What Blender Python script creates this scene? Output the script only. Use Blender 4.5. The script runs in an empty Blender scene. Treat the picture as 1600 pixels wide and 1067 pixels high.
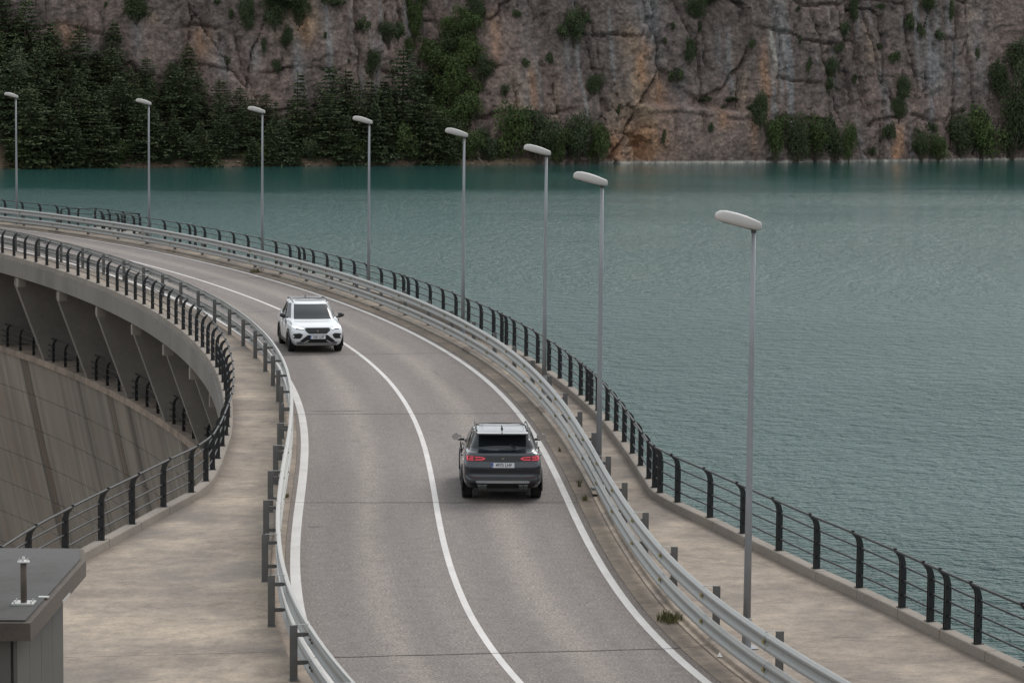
import bpy, bmesh, math, random
import numpy as np
from mathutils import Vector, Matrix
from mathutils.bvhtree import BVHTree

SC = bpy.context.scene
COL = SC.collection
R = math.radians

# ------------------------------------------------------------------ camera, sky, sun, exposure
CAM_H, PITCH, ROLL, FPX = 10.403, 0.1027, 0.009, 4500.0
cam_data = bpy.data.cameras.new('camera')
cam = bpy.data.objects.new('camera', cam_data)
COL.objects.link(cam)
_fw = Vector((0, math.cos(PITCH), -math.sin(PITCH)))
_up = Vector((0, math.sin(PITCH), math.cos(PITCH)))
_rt = Vector((1, 0, 0))
_r2 = math.cos(ROLL) * _rt + math.sin(ROLL) * _up
_u2 = -math.sin(ROLL) * _rt + math.cos(ROLL) * _up
cam.matrix_world = Matrix(((_r2.x, _u2.x, -_fw.x, 0), (_r2.y, _u2.y, -_fw.y, 0), (_r2.z, _u2.z, -_fw.z, CAM_H), (0, 0, 0, 1)))
cam_data.lens = FPX / 1600 * 36
cam_data.sensor_width = 36
cam_data.clip_start = 0.5
cam_data.clip_end = 6000
SC.camera = cam

SUN_EL, SUN_AZ = R(42), R(34)          # azimuth clockwise from +Y
world = bpy.data.worlds.new('World')
SC.world = world
world.use_nodes = True
wn = world.node_tree
bg = wn.nodes['Background']
sky = wn.nodes.new('ShaderNodeTexSky')
sky.sky_type = 'NISHITA'
sky.sun_disc = False
sky.sun_elevation = SUN_EL
sky.sun_rotation = SUN_AZ
sky.dust_density = 4.0
sky.air_density = 1.0
hs = wn.nodes.new('ShaderNodeHueSaturation')
hs.inputs['Saturation'].default_value = 0.30
wn.links.new(sky.outputs['Color'], hs.inputs['Color'])
# cloud cover: standard overcast gradient, three times brighter overhead than at the horizon
tc = wn.nodes.new('ShaderNodeTexCoord'); sx = wn.nodes.new('ShaderNodeSeparateXYZ'); wn.links.new(tc.outputs['Generated'], sx.inputs[0])
mr = wn.nodes.new('ShaderNodeMapRange'); mr.inputs['From Min'].default_value = 0; mr.inputs['From Max'].default_value = 1
mr.inputs['To Min'].default_value = 0.88; mr.inputs['To Max'].default_value = 1.0; wn.links.new(sx.outputs['Z'], mr.inputs['Value'])
cl_ = wn.nodes.new('ShaderNodeVectorMath'); cl_.operation = 'SCALE'; cl_.inputs[0].default_value = (12.2, 12.9, 13.4); wn.links.new(mr.outputs['Result'], cl_.inputs['Scale'])
mx = wn.nodes.new('ShaderNodeMix'); mx.data_type = 'RGBA'; mx.inputs[0].default_value = 0.7
wn.links.new(hs.outputs['Color'], mx.inputs[6]); wn.links.new(cl_.outputs['Vector'], mx.inputs[7])
wn.links.new(mx.outputs[2], bg.inputs['Color'])
bg.inputs['Strength'].default_value = 0.10
sun_data = bpy.data.lights.new('sun', 'SUN')
sun_data.energy = 1.5
sun_data.angle = R(25)
sun_data.color = (1.0, 0.95, 0.9)
sun = bpy.data.objects.new('sun', sun_data)
COL.objects.link(sun)
_sd = Vector((math.sin(SUN_AZ) * math.cos(SUN_EL), math.cos(SUN_AZ) * math.cos(SUN_EL), math.sin(SUN_EL)))
sun.rotation_euler = _sd.to_track_quat('Z', 'Y').to_euler()
SC.view_settings.view_transform = 'Standard'
SC.view_settings.look = 'None'
SC.view_settings.gamma = 1
SC.view_settings.use_curve_mapping = False
SC.view_settings.exposure = 0.0
SC.render.engine = 'CYCLES'

# ------------------------------------------------------------------ object helpers
def tag(o, label=None, cat=None, group=None, kind=None):
    if label: o['label'] = label
    if cat: o['category'] = cat
    if group: o['group'] = group
    if kind: o['kind'] = kind
    return o

def empty(name, loc=(0, 0, 0), rz=0, **k):
    o = bpy.data.objects.new(name, None)
    COL.objects.link(o)
    o.location = loc
    o.rotation_euler = (0, 0, rz)
    o.empty_display_size = 0.2
    return tag(o, **k)

class MB:
    def __init__(s): s.v = []; s.f = []; s.uv = []
    def add(s, vs, fs, uvs=None):
        b = len(s.v); s.v += [tuple(v) for v in vs]; s.f += [tuple(b + i for i in f) for f in fs]
        s.uv += list(uvs) if uvs is not None else [(0, 0)] * len(vs)
    def box(s, c, d, rz=0.0, top=1.0):
        x, y, z = d[0] / 2, d[1] / 2, d[2] / 2; ca, sa = math.cos(rz), math.sin(rz); vs = []
        for dz in (-z, z):
            k = top if dz > 0 else 1
            for dx, dy in ((-x, -y), (x, -y), (x, y), (-x, y)):
                vs.append((c[0] + (dx * ca - dy * sa) * k, c[1] + (dx * sa + dy * ca) * k, c[2] + dz))
        s.add(vs, [(0, 3, 2, 1), (4, 5, 6, 7), (0, 1, 5, 4), (1, 2, 6, 5), (2, 3, 7, 6), (3, 0, 4, 7)])
    def tube(s, pts, r, n=8, cap=True):
        pts = [Vector(p) for p in pts]; rs = r if isinstance(r, (list, tuple)) else [r] * len(pts)
        vs = []; fs = []
        for i, p in enumerate(pts):
            t = (pts[min(i + 1, len(pts) - 1)] - pts[max(i - 1, 0)]).normalized()
            a = t.cross(Vector((0, 0, 1)))
            if a.length < 1e-3: a = Vector((1, 0, 0))
            a.normalize(); b = t.cross(a)
            for k in range(n):
                q = 2 * math.pi * k / n
                vs.append(p + a * (rs[i] * math.cos(q)) + b * (rs[i] * math.sin(q)))
        for i in range(len(pts) - 1):
            for k in range(n):
                fs.append((i * n + k, i * n + (k + 1) % n, (i + 1) * n + (k + 1) % n, (i + 1) * n + k))
        if cap:
            fs.append(tuple(range(n))[::-1]); fs.append(tuple((len(pts) - 1) * n + k for k in range(n)))
        s.add(vs, fs)
    def build(s, name, mat, parent=None, smooth=False, rec=True, **k):
        m = bpy.data.meshes.new(name); m.from_pydata(s.v, [], s.f)
        if any(u != (0, 0) for u in s.uv[:50]):
            uv = m.uv_layers.new(name='UVMap'); li = np.zeros(len(m.loops), int); m.loops.foreach_get('vertex_index', li)
            uv.data.foreach_set('uv', np.array(s.uv, float)[li].ravel())
        if rec:
            bm = bmesh.new(); bm.from_mesh(m); bmesh.ops.recalc_face_normals(bm, faces=bm.faces); bm.to_mesh(m); bm.free()
        if smooth: m.shade_smooth()
        m.materials.append(mat)
        o = bpy.data.objects.new(name, m); COL.objects.link(o)
        if parent: o.parent = parent
        return tag(o, **k)

def inst(src, parent, loc=(0, 0, 0), rz=0, scale=None, name=None, rot=None):
    o = src.copy(); COL.objects.link(o); o.parent = parent; o.location = loc; o.rotation_euler = rot or (0, 0, rz)
    if scale: o.scale = scale
    if name: o.name = name
    return o

# ------------------------------------------------------------------ material helpers
class NT:
    def __init__(s, name):
        s.m = bpy.data.materials.new(name); s.m.use_nodes = True; s.t = s.m.node_tree
        s.b = s.t.nodes['Principled BSDF']
    def n(s, typ, **k):
        o = s.t.nodes.new(typ)
        for a, v in k.items(): setattr(o, a, v)
        return o
    def l(s, a, b): s.t.links.new(a, b)
    def coord(s, kind='Object', scale=(1, 1, 1)):
        c = s.n('ShaderNodeTexCoord'); mp = s.n('ShaderNodeMapping'); mp.inputs['Scale'].default_value = scale
        s.l(c.outputs[kind], mp.inputs['Vector']); return mp.outputs['Vector']
    def noise(s, vec, scale, detail=4, rough=0.55):
        o = s.n('ShaderNodeTexNoise'); o.inputs['Scale'].default_value = scale; o.inputs['Detail'].default_value = detail
        o.inputs['Roughness'].default_value = rough; s.l(vec, o.inputs['Vector']); return o.outputs['Fac']
    def ramp(s, fac, stops):
        o = s.n('ShaderNodeValToRGB'); e = o.color_ramp.elements
        while len(e) < len(stops): e.new(0.5)
        for i, (p, c) in enumerate(stops):
            e[i].position = p; e[i].color = (*c, 1) if len(c) == 3 else c
        s.l(fac, o.inputs['Fac']); return o.outputs['Color']
    def mix(s, fac, a, b, mode='MIX'):
        o = s.n('ShaderNodeMix', data_type='RGBA', blend_type=mode)
        for v, i in ((fac, 0), (a, 6), (b, 7)):
            if isinstance(v, (int, float)): o.inputs[i].default_value = v
            elif isinstance(v, tuple): o.inputs[i].default_value = (*v, 1)
            else: s.l(v, o.inputs[i])
        return o.outputs[2]
    def math(s, op, a, b=0.5, c=None, clamp=False):
        o = s.n('ShaderNodeMath', operation=op, use_clamp=clamp)
        for v, i in ((a, 0), (b, 1), (c, 2)):
            if v is None: continue
            if isinstance(v, (int, float)): o.inputs[i].default_value = v
            else: s.l(v, o.inputs[i])
        return o.outputs[0]
    def bump(s, h, strength=0.3, dist=0.02):
        o = s.n('ShaderNodeBump'); o.inputs['Strength'].default_value = strength; o.inputs['Distance'].default_value = dist
        s.l(h, o.inputs['Height']); s.l(o.outputs[0], s.b.inputs['Normal']); return o
    def set(s, **k):
        for a, v in k.items():
            i = s.b.inputs[a.replace('_', ' ')]
            if isinstance(v, (int, float)): i.default_value = v
            elif isinstance(v, tuple): i.default_value = (*v, 1)
            else: s.l(v, i)
        return s.m

def plain(name, col, rough=0.6, metal=0.0, var=0.12, scale=3.0, **k):
    t = NT(name); v = t.coord(); f = t.noise(v, scale)
    c = t.mix(f, tuple(x * (1 - var) for x in col), tuple(min(1, x * (1 + var)) for x in col))
    return t.set(Base_Color=c, Roughness=rough, Metallic=metal, **k)

def white_fac(nt, f, lo, hi): return nt.ramp(f, [(lo, (0, 0, 0)), (hi, (1, 1, 1))])

def mat_asphalt():
    t = NT('asphalt'); uv = t.coord('UV')
    obj = t.coord('Object')
    sep = t.n('ShaderNodeSeparateXYZ'); t.l(uv, sep.inputs[0]); d = sep.outputs['Y']
    big = t.noise(t.coord('UV', (0.06, 0.5, 1)), 1.0, 4)
    base = t.ramp(big, [(0.32, (0.136, 0.116, 0.106)), (0.68, (0.202, 0.174, 0.160))])
    # polished wheel tracks: bands at four distances from the kerb
    w = None
    for c0 in (-0.85, -2.35, -3.85, -5.35):
        g = t.math('ABSOLUTE', t.math('SUBTRACT', d, c0)); g = t.math('SUBTRACT', 1.0, t.math('DIVIDE', g, 0.5), clamp=True)
        w = g if w is None else t.math('ADD', w, g)
    wob = t.noise(t.coord('UV', (0.05, 0.9, 1)), 1.0, 3)
    w = t.math('MULTIPLY', w, t.math('MULTIPLY', wob, 1.25))
    col = t.mix(w, base, (0.142, 0.124, 0.119))
    # pale strip along the lane middles
    cm = None
    for c0 in (-1.6, -4.6):
        g = t.math('ABSOLUTE', t.math('SUBTRACT', d, c0)); g = t.math('SUBTRACT', 1.0, t.math('DIVIDE', g, 0.45), clamp=True)
        cm = g if cm is None else t.math('ADD', cm, g)
    col = t.mix(t.math('MULTIPLY', cm, 0.55), col, (0.250, 0.215, 0.188))
    edge = t.math('GREATER_THAN', t.math('ABSOLUTE', t.math('ADD', d, 3.02)), 3.10)
    en = t.noise(t.coord('UV', (0.6, 2, 1)), 1.0, 5)
    col = t.mix(t.math('MULTIPLY', edge, t.math('MULTIPLY', en, 1.0)), col, (0.135, 0.108, 0.090))
    sp = t.noise(obj, 21.0, 3, 0.85)
    col = t.mix(0.75, col, t.ramp(sp, [(0.36, (0.32, 0.32, 0.32)), (0.5, (1.0, 1.0, 1.0)), (0.64, (1.95, 1.92, 1.86))]), 'MULTIPLY')
    md = t.noise(obj, 3.5, 6, 0.85)
    col = t.mix(0.6, col, t.ramp(md, [(0.38, (0.70, 0.70, 0.71)), (0.62, (1.25, 1.24, 1.22))]), 'MULTIPLY')
    st = t.noise(obj, 0.9, 6, 0.7)
    col = t.mix(t.ramp(st, [(0.58, (0, 0, 0)), (0.72, (0.5, 0.5, 0.5))]), col, (0.10, 0.088, 0.082))
    t.bump(sp, 0.35, 0.01)
    return t.set(Base_Color=col, Roughness=0.85)

def mat_concrete(name, c1, c2, streak=True, kerbdirt=False, uvk='UV', stain=(0.10, 0.085, 0.075), stam=0.5, bumpd=0.01):
    t = NT(name); obj = t.coord('Object')
    a = t.noise(obj, 0.35, 6, 0.6)
    col = t.mix(white_fac(t, a, 0.3, 0.7), c1, c2)
    if streak:
        b = t.noise(t.coord(uvk, (1.5, 1.1, 1)), 1.0, 10, 0.88)
        col = t.mix(0.8, col, t.ramp(b, [(0.36, (0.52, 0.50, 0.48)), (0.5, (1, 1, 1)), (0.62, (1.42, 1.40, 1.33))]), 'MULTIPLY')
        b = t.noise(t.coord(uvk, (0.35, 0.30, 1)), 1.0, 6, 0.65)
        col = t.mix(0.8, col, t.ramp(b, [(0.38, (0.66, 0.65, 0.66)), (0.62, (1.22, 1.20, 1.15))]), 'MULTIPLY')
    if kerbdirt:
        sp = t.n('ShaderNodeSeparateXYZ'); t.l(t.coord('UV'), sp.inputs[0])
        dd = t.math('ADD', sp.outputs['Y'], t.math('MULTIPLY', t.math('SUBTRACT', t.noise(t.coord('UV', (0.8, 1.5, 1)), 1.0, 5), 0.5), 0.55))
        dd = t.math('SUBTRACT', 1.0, t.math('DIVIDE', t.math('SUBTRACT', dd, 0.12), 0.34), clamp=True)
        col = t.mix(t.math('MULTIPLY', dd, 0.6), col, (0.125, 0.100, 0.085))
    s = t.noise(obj, 0.22, 7, 0.68)
    col = t.mix(t.math('MULTIPLY', white_fac(t, s, 0.50, 0.66), stam), col, stain)
    g = t.noise(obj, 15, 4, 0.8)
    col = t.mix(0.6, col, t.ramp(g, [(0.3, (0.7, 0.7, 0.7)), (0.7, (1.25, 1.25, 1.25))]), 'MULTIPLY')
    t.bump(g, 0.3, bumpd)
    return t.set(Base_Color=col, Roughness=0.9)

def mat_damface():
    t = NT('dam_concrete'); obj = t.coord('Object')
    v1 = t.noise(t.coord('UV', (1.6, 0.05, 1)), 1.0, 6, 0.7)
    a = t.noise(obj, 0.12, 5)
    col = t.mix(white_fac(t, a, 0.3, 0.7), (0.168, 0.148, 0.126), (0.245, 0.214, 0.180))
    col = t.mix(0.9, col, t.ramp(v1, [(0.28, (0.62, 0.60, 0.57)), (0.5, (1, 1, 1)), (0.75, (1.2, 1.18, 1.15))]), 'MULTIPLY')
    v2 = t.noise(t.coord('UV', (3.5, 0.12, 1)), 1.0, 3, 0.6)
    m2 = t.noise(t.coord('UV', (0.15, 0.25, 1)), 1.0, 3)
    lime = t.math('MULTIPLY', white_fac(t, v2, 0.60, 0.66), white_fac(t, m2, 0.52, 0.60))
    col = t.mix(t.math('MULTIPLY', lime, 0.6), col, (0.42, 0.40, 0.36))
    v3 = t.noise(t.coord('UV', (0.5, 0.03, 1)), 1.0, 4, 0.6)
    col = t.mix(t.math('MULTIPLY', white_fac(t, v3, 0.58, 0.68), 0.75), col, (0.055, 0.045, 0.040))
    # stained drains at the block joints
    sp = t.n('ShaderNodeSeparateXYZ'); t.l(t.coord('UV'), sp.inputs[0])
    ph = t.math('FRACT', t.math('DIVIDE', t.math('SUBTRACT', sp.outputs['X'], 5.6 - 8.0), 16.0)); dj = t.math('MULTIPLY', t.math('ABSOLUTE', t.math('SUBTRACT', ph, 0.5)), 16.0)
    dj = t.math('ADD', dj, t.math('MULTIPLY', t.noise(t.coord('UV', (1.0, 0.25, 1)), 1.0, 4), 0.9))
    col = t.mix(t.math('MULTIPLY', t.math('LESS_THAN', dj, 1.15), 0.75), col, (0.075, 0.060, 0.050))
    col = t.mix(t.math('MULTIPLY', t.math('LESS_THAN', dj, 0.62), 0.6), col, (0.21, 0.16, 0.12))
    r = t.noise(t.coord('UV', (0.4, 0.5, 1)), 1.0, 5)
    col = t.mix(t.math('MULTIPLY', white_fac(t, r, 0.55, 0.75), 0.35), col, (0.22, 0.13, 0.08))
    t.bump(v1, 0.3, 0.03)
    return t.set(Base_Color=col, Roughness=0.9)

def mat_metal(name, col, rough=0.45, metal=0.7, dirt=0.25):
    t = NT(name); obj = t.coord('Object')
    a = t.noise(obj, 6, 5, 0.65); z = t.noise(t.coord('Object', (25, 25, 2)), 1.0, 3)
    c = t.mix(a, tuple(x * (1 - dirt) for x in col), col)
    c = t.mix(t.math('MULTIPLY', white_fac(t, z, 0.55, 0.8), dirt), c, tuple(x * 0.5 for x in col))
    rr = t.math('ADD', t.math('MULTIPLY', a, 0.25), rough - 0.12)
    return t.set(Base_Color=c, Roughness=rr, Metallic=metal)

def mat_line():
    t = NT('white_road_paint'); obj = t.coord('Object')
    a = t.noise(obj, 9, 6, 0.75); b = t.noise(obj, 1.1, 4)
    col = t.mix(white_fac(t, b, 0.3, 0.7), (0.50, 0.475, 0.455), (0.60, 0.575, 0.555))
    col = t.mix(white_fac(t, a, 0.60, 0.70), col, (0.27, 0.245, 0.23))
    g = t.noise(obj, 60, 2); t.bump(g, 0.2, 0.005)
    return t.set(Base_Color=col, Roughness=0.7)

def mat_water():
    t = NT('lake_water'); obj = t.coord('Object')
    sep = t.n('ShaderNodeSeparateXYZ'); t.l(obj, sep.inputs[0])
    big = t.noise(t.coord('Object', (0.012, 0.02, 1)), 1.0, 3)
    col = t.mix(white_fac(t, big, 0.3, 0.7), (0.024, 0.084, 0.076), (0.031, 0.102, 0.094))
    wv = t.noise(t.coord('Object', (2.4, 2.9, 1)), 1.0, 3, 0.6)
    wv2 = t.noise(t.coord('Object', (0.8, 0.9, 1)), 1.0, 2, 0.5)
    h = t.math('ADD', t.math('MULTIPLY', wv, 0.62), t.math('MULTIPLY', wv2, 0.85))
    # lee of the cliff: water calms towards the far shore (distance along +Y, wandering edge)
    edge = t.math('ADD', sep.outputs['Y'], t.math('MULTIPLY', t.math('SUBTRACT', big, 0.5), 220.0))
    calm = t.math('POWER', t.math('DIVIDE', t.math('SUBTRACT', 395.0, edge), 235.0, clamp=True), 1.5)
    calm = t.math('ADD', calm, 0.03)
    gust = t.ramp(t.noise(t.coord('Object', (0.010, 0.03, 1)), 1.0, 3), [(0.38, (0.55, 0.55, 0.55)), (0.62, (1.0, 1.0, 1.0))])
    o = t.bump(t.math('MULTIPLY', h, t.math('MULTIPLY', calm, gust)), 1.0, 1.8)
    return t.set(Base_Color=col, Roughness=t.math('ADD', 0.07, t.math('MULTIPLY', t.math('MULTIPLY', calm, gust), 0.37)), IOR=1.40, Specular_IOR_Level=0.5)

def mat_rock():
    t = NT('cliff_rock'); obj = t.coord('Object')
    at = t.n('ShaderNodeAttribute'); at.attribute_name = 'rock'
    a = t.noise(obj, 0.9, 8, 0.72); b = t.noise(t.coord('Object', (1.6, 1.6, 0.14)), 1.0, 6, 0.75)
    col = t.mix(0.9, at.outputs['Color'], t.ramp(a, [(0.32, (0.40, 0.39, 0.39)), (0.5, (1, 1, 1)), (0.66, (1.6, 1.57, 1.52))]), 'MULTIPLY')
    col = t.mix(0.7, col, t.ramp(b, [(0.3, (0.66, 0.66, 0.68)), (0.5, (1, 1, 1)), (0.75, (1.2, 1.18, 1.15))]), 'MULTIPLY')
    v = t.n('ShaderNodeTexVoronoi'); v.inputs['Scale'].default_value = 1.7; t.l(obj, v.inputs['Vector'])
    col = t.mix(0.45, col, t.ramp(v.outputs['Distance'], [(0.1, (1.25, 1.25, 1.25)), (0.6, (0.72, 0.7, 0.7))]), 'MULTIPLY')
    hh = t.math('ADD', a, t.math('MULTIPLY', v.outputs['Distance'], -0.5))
    t.bump(hh, 0.9, 0.5)
    return t.set(Base_Color=col, Roughness=0.95)

def mat_leaf(name, c1, c2, c3):
    t = NT(name); obj = t.coord('Object'); oi = t.n('ShaderNodeObjectInfo')
    a = t.noise(obj, 1.1, 4, 0.6)
    g = t.n('ShaderNodeNewGeometry')
    col = t.mix(white_fac(t, a, 0.3, 0.7), c1, c2)
    col = t.mix(t.math('MULTIPLY', oi.outputs['Random'], 0.45), col, c3)
    col = t.mix(t.math('MULTIPLY', g.outputs['Random Per Island'], 0.5), col, c1)
    return t.set(Base_Color=col, Roughness=0.75, Specular_IOR_Level=0.25)

M = {}
M['asphalt'] = mat_asphalt()
M['walk'] = mat_concrete('pavement_concrete', (0.252, 0.208, 0.170), (0.315, 0.262, 0.213), stain=(0.140, 0.122, 0.110), stam=0.75, kerbdirt=True)
M['gutter'] = mat_concrete('gutter_concrete', (0.215, 0.172, 0.137), (0.275, 0.222, 0.178), stain=(0.13, 0.105, 0.088))
M['kerb'] = mat_concrete('kerb_concrete', (0.225, 0.195, 0.165), (0.275, 0.240, 0.205), streak=False, stam=0.35)
M['deck'] = mat_concrete('deck_concrete', (0.165, 0.150, 0.137), (0.220, 0.202, 0.183), streak=False, stam=0.45, stain=(0.10, 0.092, 0.085))
M['dam'] = mat_damface()
M['joint'] = plain('joint_filler', (0.055, 0.048, 0.043), 0.95, var=0.5, scale=8)
M['patch'] = plain('asphalt_repair', (0.125, 0.110, 0.103), 0.9, var=0.35, scale=14)
M['line'] = mat_line()
M['steel'] = mat_metal('galvanised_steel', (0.37, 0.37, 0.355), 0.50, 0.4, 0.3)
M['post'] = mat_metal('weathered_steel_post', (0.155, 0.152, 0.148), 0.55, 0.4, 0.3)
M['spacer'] = plain('yellow_reflector', (0.42, 0.35, 0.16), 0.4, var=0.2)
M['black'] = mat_metal('black_painted_steel', (0.018, 0.019, 0.021), 0.42, 0.2, 0.4)
M['pole'] = mat_metal('lamp_pole_steel', (0.30, 0.31, 0.325), 0.5, 0.4, 0.22)
M['lamp'] = plain('lamp_housing', (0.43, 0.41, 0.39), 0.45, var=0.08)
M['lampdark'] = plain('lamp_trim', (0.05, 0.048, 0.045), 0.5)
M['lens'] = plain('lamp_lens', (0.32, 0.32, 0.31), 0.15)
M['water'] = mat_water()
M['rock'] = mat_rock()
M['pine'] = mat_leaf('pine_needles', (0.060, 0.082, 0.040), (0.130, 0.158, 0.068), (0.106, 0.136, 0.084))
M['shrub'] = mat_leaf('dark_leaves', (0.044, 0.060, 0.027), (0.095, 0.120, 0.050), (0.068, 0.088, 0.048))
M['bright'] = mat_leaf('bright_leaves', (0.058, 0.085, 0.028), (0.120, 0.160, 0.048), (0.085, 0.120, 0.045))
M['bark'] = plain('bark', (0.085, 0.065, 0.05), 0.9, var=0.3)
M['weed'] = mat_leaf('dry_weed', (0.08, 0.085, 0.03), (0.15, 0.14, 0.06), (0.17, 0.13, 0.06))
M['soil'] = plain('shore_soil', (0.16, 0.120, 0.082), 0.95, var=0.4, scale=0.4)
M['stone'] = plain('shore_stone', (0.24, 0.175, 0.125), 0.9, var=0.35, scale=0.8)

# ------------------------------------------------------------------ the crest line: painted edge line on the lake side is d = 0, + towards the lake
QP = [(-28.75,160.64),(-26.53,157.63),(-24.45,154.55),(-22.49,151.41),(-20.63,148.21),(-18.87,144.96),(-17.2,141.66),(-15.61,138.33),(-14.1,134.95),(-12.66,131.54),(-11.29,128.1),(-9.98,124.62),(-8.74,121.13),(-7.56,117.61),(-6.45,114.06),(-5.41,110.5),(-4.44,106.92),(-3.55,103.33),(-2.73,99.71),(-1.99,96.09),(-1.33,92.45),(-0.75,88.79),(-0.26,85.13),(0.16,81.45),(0.51,77.77),(0.8,74.07),(1.04,70.38),(1.25,66.67),(1.45,62.97),(1.68,59.27),(1.97,55.58),(2.36,51.9),(2.92,48.25),(3.69,44.61)]
QP = [np.array(q) for q in QP]
def _arc(p, q, rad, n, step, sgn):
    out = []; a = math.atan2(q[1] - p[1], q[0] - p[0]); c = q.copy()
    for i in range(n):
        a += sgn * step / rad; c = c + step * np.array([math.cos(a), math.sin(a)]); out.append(c.copy())
    return out
far = _arc(QP[1], QP[0], 150, 20, 3.7, 1)[::-1]
near = _arc(QP[-2], QP[-1], 70, 3, 3.7, 1) 
near += _arc(near[-2], near[-1], 400, 6, 3.7, 1)
_P = np.array(far + QP + near)
_S = np.r_[0, np.cumsum(np.hypot(*np.diff(_P, axis=0).T))]
S_OFF = _S[len(far)]                 # s = 0 where the photograph's left edge cuts the line
# dense Catmull-Rom resample
def _cr(P, S, n):
    T = np.zeros_like(P); T[1:-1] = (P[2:] - P[:-2]) / (S[2:] - S[:-2])[:, None]; T[0] = (P[1] - P[0]) / (S[1] - S[0]); T[-1] = (P[-1] - P[-2]) / (S[-1] - S[-2])
    s = np.linspace(S[0], S[-1], n); i = np.clip(np.searchsorted(S, s) - 1, 0, len(S) - 2)
    h = S[i + 1] - S[i]; u = (s - S[i]) / h; u = u[:, None]; h = h[:, None]
    return s, (2*u**3-3*u**2+1)*P[i] + (u**3-2*u**2+u)*h*T[i] + (-2*u**3+3*u**2)*P[i+1] + (u**3-u**2)*h*T[i+1]
_s, _q = _cr(_P, _S, 1200)
_s = _s - S_OFF
_t = np.gradient(_q, axis=0); _t /= np.hypot(*_t.T)[:, None]
SMIN, SMAX = float(_s[0]), float(_s[-1])
def W(s, d, z=0.0):
    """station s along the crest, d across it, height z -> world point"""
    x = np.interp(s, _s, _q[:, 0]); y = np.interp(s, _s, _q[:, 1])
    tx = np.interp(s, _s, _t[:, 0]); ty = np.interp(s, _s, _t[:, 1])
    return (float(x - ty * d), float(y + tx * d), float(z))
def HD(s):
    return math.atan2(float(np.interp(s, _s, _t[:, 1])), float(np.interp(s, _s, _t[:, 0])))
def dL(s): return float(np.interp(s, [-70, 0, 60, 92, 98, 100.3, 102.2, 104, 106.2, 108, 112, 118, 130], [-8.55, -8.53, -8.36, -8.17, -8.25, -8.33, -8.60, -9.06, -9.58, -10.05, -11.1, -12.5, -15.4]))
def dR(s): return float(np.interp(s, [-70, 0, 14, 30, 48, 64, 80, 90, 101.6, 102.2, 103.7, 105.6, 109.6, 111.8, 113.6, 115.8, 118.2, 119.8, 126, 140], [1.7, 1.7, 1.7, 1.78, 1.84, 1.88, 1.98, 2.06, 2.00, 2.08, 2.36, 2.80, 3.60, 4.00, 4.36, 4.68, 4.93, 5.06, 5.5, 6.2]))
ZW = 0.12          # pavement level

def sweep(mb, sec, s0, s1, step=1.0, closed=True, caps=True, vf=None):
    n = max(1, int(round((s1 - s0) / step))); vs = []; uv = []
    for i in range(n + 1):
        s = s0 + (s1 - s0) * i / n; c = sec(s) if callable(sec) else sec; k = len(c)
        for d, z in c: vs.append(W(s, d, z)); uv.append((s, vf(s, d) if vf else d + z * 0.7))
    fs = []
    for i in range(n):
        for j in range(k if closed else k - 1):
            j2 = (j + 1) % k; fs.append((i * k + j, i * k + j2, (i + 1) * k + j2, (i + 1) * k + j))
    if closed and caps: fs += [tuple(range(k))[::-1], tuple(n * k + j for j in range(k))]
    mb.add(vs, fs, uv)

def strip(name, mat, sec, s0, s1, parent=None, step=1.0, closed=False, vf=None, **k):
    mb = MB(); sweep(mb, sec, s0, s1, step, closed, True, vf); o = mb.build(name, mat, parent, rec=closed, **k)
    if not closed:       # open sheets face up
        pass
    return o

S0, S1 = SMIN + 0.5, SMAX - 0.5
# road, lines, gutters, pavements
road = empty('road', kind='structure')
strip('asphalt', M['asphalt'], lambda s: [(-6.34, -0.25), (-6.34, 0), (-4.6, 0.0), (-3.0, 0.0), (-1.4, 0.0), (0.22, 0), (0.22, -0.25)], S0, S1, road, closed=True)
for dc, w in ((0.0, 0.16), (-3.04, 0.13), (-6.14, 0.20)):
    strip('painted_line', M['line'], lambda s: [(dc + w / 2, 0.004), (dc - w / 2, 0.004)], S0, S1, road, step=0.8)
JOINTS = [117.6 - 16 * k for k in range(11)]
rj = random.Random(4)
for js in JOINTS:
    mb = MB(); n = 24; vs = []; fs = []; uv = []
    for i in range(n + 1):
        d = -6.34 + 6.56 * i / n; o = rj.uniform(-0.02, 0.02); h = 0.014 + rj.uniform(0, 0.014)
        vs += [W(js + o - h, d, 0.0045), W(js + o + h, d, 0.0045)]; uv += [(0, 0)] * 2
    fs = [(2 * i, 2 * i + 1, 2 * i + 3, 2 * i + 2) for i in range(n)]
    mb.add(vs, fs, uv); mb.build('expansion_joint', M['joint'], road, rec=False)
for (ps, pd, ls, ld) in ((84.9, -5.2, 0.22, 1.5), (104.9, -5.75, 0.18, 0.30), (75.5, -1.3, 1.9, 0.05), (80.0, -1.05, 1.3, 0.05)):
    mb = MB(); vs = [W(ps + (ls / 2) * math.cos(a) * (1 + 0.3 * math.sin(5 * a + ps)), pd + (ld / 2) * math.sin(a) * (1 + 0.25 * math.cos(3 * a + pd)), 0.0035) for a in [i * math.pi / 9 for i in range(18)]]
    mb.add(vs, [tuple(range(18))]); mb.build('road_repair', M['patch'], road, rec=False)

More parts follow.
